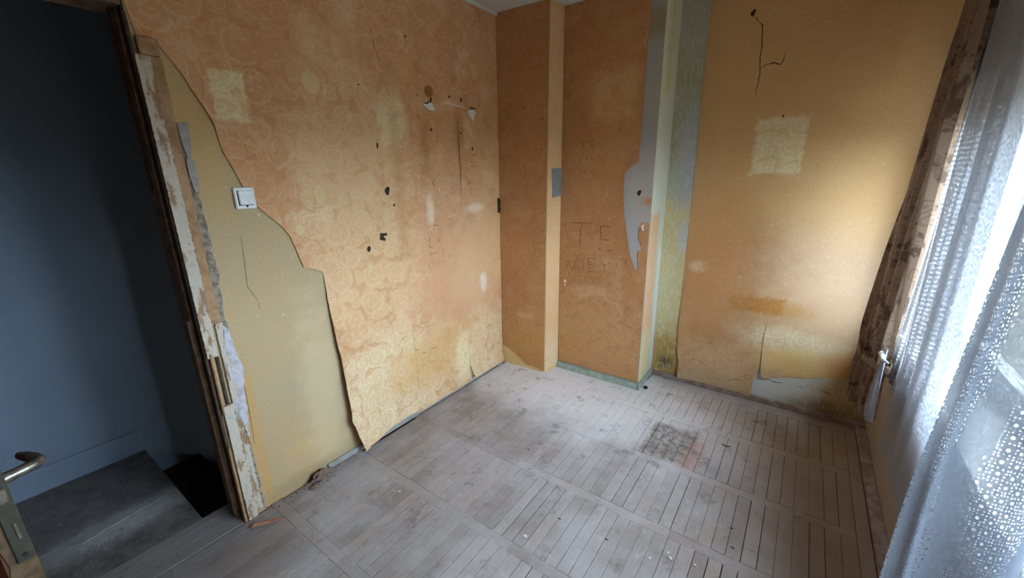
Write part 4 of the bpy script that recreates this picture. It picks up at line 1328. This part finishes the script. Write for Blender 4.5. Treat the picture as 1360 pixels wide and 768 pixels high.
def smooth_tab(tab, y):
    tab = sorted(tab)
    for a, b in zip(tab, tab[1:]):
        if y <= b[0]:
            t = max(0, (y - a[0]) / (b[0] - a[0])); t = t * t * (3 - 2 * t)
            return a[1] + (b[1] - a[1]) * t
    return tab[-1][1]


def laceA_fn(s, z):
    y = -0.50 - 1.80 * s
    k = 1.0 - 0.35 * max(0, (z - 0.45) / 2)
    x = 2.405 + (smooth_tab(AX, y) - 2.405) * k
    return (x + 0.003 * math.sin(z * 3 + s * 20), y - 0.012 * math.sin(z * 1.7) * (1 - s))


la = cloth('lace_curtain', laceA_fn, 0.45, 2.404, 190, 30, 2.4, M_lace_a, hem=lambda s: 0.004 * math.sin(s * 180),
           label='fine flowered white lace panel hanging behind the dotted lace, next to the grey sheer', cat='curtain')


BP = [(0.0, 2.200, -1.760), (0.10, 2.222, -1.742), (0.22, 2.262, -1.728), (0.34, 2.318, -1.715), (0.44, 2.352, -1.690), (0.54, 2.395, -1.668),
      (0.62, 2.415, -1.690), (0.70, 2.400, -1.760), (0.80, 2.372, -1.86), (0.90, 2.395, -1.98), (1.0, 2.380, -2.15)]


def laceB_fn(s, z):
    a = lerp_tab(BP, s)
    k = (z - 0.45) / 2
    return (a.x + 0.012 * math.sin(s * 16 + z * 0.8) + 0.10 * max(0, k - 0.3) * (1 - s), a.y + 0.010 * math.sin(s * 23 + 1 + z * 0.5))


lb = cloth('lace_curtain', laceB_fn, 0.40, 2.404, 150, 30, 0.85, M_lace_b, hem=lambda s: 0.004 * math.sin(s * 180),
           label='daisy dotted white lace panel nearest the camera, in front of the window', cat='curtain')

# ------------------------------------------------------------------ small things
sw = empty('light_switch', (0.0, -1.826, 1.514), label='white square rocker light switch on the cream wall at the torn wallpaper edge', cat='light switch')
bm = bmesh.new(); box(bm, (0.001, -1.868, 1.468), (0.014, -1.786, 1.558), 0.004)
link('back_plate', bm, M_white_plastic, sw)
bm = bmesh.new(); box(bm, (0.012, -1.857, 1.482), (0.0165, -1.795, 1.546), 0.002)
link('gap', bm, M_black, sw)
bm = bmesh.new()
box(bm, (0.013, -1.8545, 1.485), (0.023, -1.7955, 1.546), 0.004)
for v in bm.verts:
    if v.co.x > 0.018: v.co.x += (1.515 - v.co.z) * 0.12
link('rocker', bm, M_white_plastic, sw)
bm = bmesh.new(); box(bm, (0.013, -1.829, 1.475), (0.0165, -1.821, 1.483), 0.001)
link('indicator', bm, M_black, sw)

bm = bmesh.new()
f_ = [PL_ret(a, b, 0.004) for a, b in ((0.040, 1.63), (0.160, 1.635), (0.160, 1.43), (0.055, 1.42))]
g_ = [PL_ret(a, b, 0.008) for a, b in ((0.042, 1.628), (0.158, 1.633), (0.158, 1.432), (0.057, 1.422))]
vf, vg = [bm.verts.new(p) for p in f_], [bm.verts.new(p) for p in g_]
bm.faces.new(vg)
for k in range(4):
    bm.faces.new((vf[k], vf[(k + 1) % 4], vg[(k + 1) % 4], vg[k]))
link('blanking_plate', bm, M_grey_plate, label='plain grey blanking plate on the narrow wall return in the back corner', cat='plate')

hk = empty('iron_latch', (0.0, -0.02, 1.36), label='rusty iron latch plate in the corner of the left and back walls', cat='latch')
bm = bmesh.new(); box(bm, (0.004, -0.034, 1.30), (0.010, -0.006, 1.415), 0.002)
link('plate', bm, M_rust, hk)
bm = bmesh.new(); tube(bm, [(0.010, -0.020, 1.40), (0.024, -0.018, 1.398), (0.024, -0.016, 1.325), (0.010, -0.018, 1.32)], 0.004, 8)
link('staple', bm, M_rust, hk)

bm = bmesh.new(); blob(bm, (0.048, -1.716, 0.024), 0.042, (0.8, 1.15, 0.62), 0.9, 4, 3)
link('mortar_chunk', bm, M_chunk, label='brown lump of fallen mortar on the floor against the cream wall', cat='rubble')
bm = bmesh.new(); blob(bm, (0.078, -1.775, 0.009), 0.018, (1.0, 1.3, 0.5), 0.5, 9)
link('mortar_chunk', bm, M_chunk, label='small mortar crumb on the floor beside the larger brown lump', cat='rubble')
bm = bmesh.new()
rg = random.Random(8)
for i in range(90):
    r_ = rg.uniform(0.0015, 0.005)
    blob(bm, (abs(rg.gauss(0.02, 0.03)) + 0.004, rg.uniform(-1.99, -1.62), r_ * 0.4), r_, (1, 1, 0.7), 0.4, i, 1)
link('mortar_crumbs', bm, M_chunk, label='scatter of mortar crumbs along the foot of the cream wall', cat='rubble', kind='stuff')
bm = bmesh.new()
v0 = [(0.052, -2.09, 0.002), (0.112, -1.995, 0.002), (0.142, -2.002, 0.012), (0.128, -2.045, 0.014), (0.084, -2.098, 0.010), (0.152, -1.972, 0.004), (0.07, -2.075, 0.012)]
bmesh.ops.convex_hull(bm, input=[bm.verts.new(p) for p in v0])
link('wood_splinter', bm, M_red_wood, label='reddish wood splinter lying on the boards near the doorway', cat='splinter')
bm = bmesh.new()
bmesh.ops.create_cone(bm, cap_ends=True, segments=14, radius1=0.016, radius2=0.014, depth=0.014, matrix=Matrix.Translation((1.188, 0.236, 0.0075)))
link('bottle_stopper', bm, M_black, label='round black stopper on the floor at the corner of the grey green skirting', cat='stopper')
bm = bmesh.new()
tube(bm, [(1.808 + 0.020 * math.cos(a), -0.165 + 0.016 * math.sin(a), 0.004) for a in [math.pi + 0.1 + k * 0.3 for k in range(10)]], 0.0028, 6)
link('bent_wire', bm, M_black, label='small curved black wire on the boards right of the brown stain', cat='wire')


def flake(x, y, r, seed, label):
    bm = bmesh.new(); blob(bm, (x, y, 0.003), r, (1.2, 0.9, 0.35), 0.5, seed, 1)
    link('paint_flake', bm, M_white_flake, label=label, cat='paint flake', group='white paint flakes on the floor')


flake(1.167, -1.392, 0.008, 1, 'larger white paint flake on the boards at the bottom middle of the photo')
flake(0.473, -1.541, 0.007, 2, 'single white paint flake near the left wall, left of the second cross board')
flake(1.873, 0.326, 0.010, 3, 'white paint flake at the foot of the back wall under the torn paper')
for i, (x, y, r_, l_) in enumerate(((1.738, -1.130, 0.008, 'tiny white paint flake, brightest of the four at lower right'), (1.722, -1.109, 0.006, 'tiny white paint flake, topmost of the four at lower right'),
                                (1.665, -1.180, 0.006, 'tiny white paint flake, leftmost of the four at lower right'), (1.832, -1.104, 0.006, 'tiny white paint flake, rightmost of the four at lower right'))):
    flake(x, y, r_, 5 + i, l_)
for i, (x, y, l_) in enumerate(((1.477, -1.197, 'small dark crumb among the boards at the bottom, left of the white flakes'),
                                (1.247, -1.217, 'tiny dark crumb on the boards above the larger white flake'),
                                (1.948, -0.921, 'dark crumb on the brown boards near the window, lower of two'),
                                (1.929, -0.811, 'dark crumb on the brown boards near the window, upper of two'),
                                (0.843, -0.875, 'small dark crumb in the middle of the floor by the third cross board'))):
    bm = bmesh.new(); blob(bm, (x, y, 0.002), 0.005, (1.8, 0.7, 0.4), 0.5, i + 20, 1)
    link('dirt_crumb', bm, M_chunk_dark, label=l_, cat='crumb', group='dark crumbs on the floor')
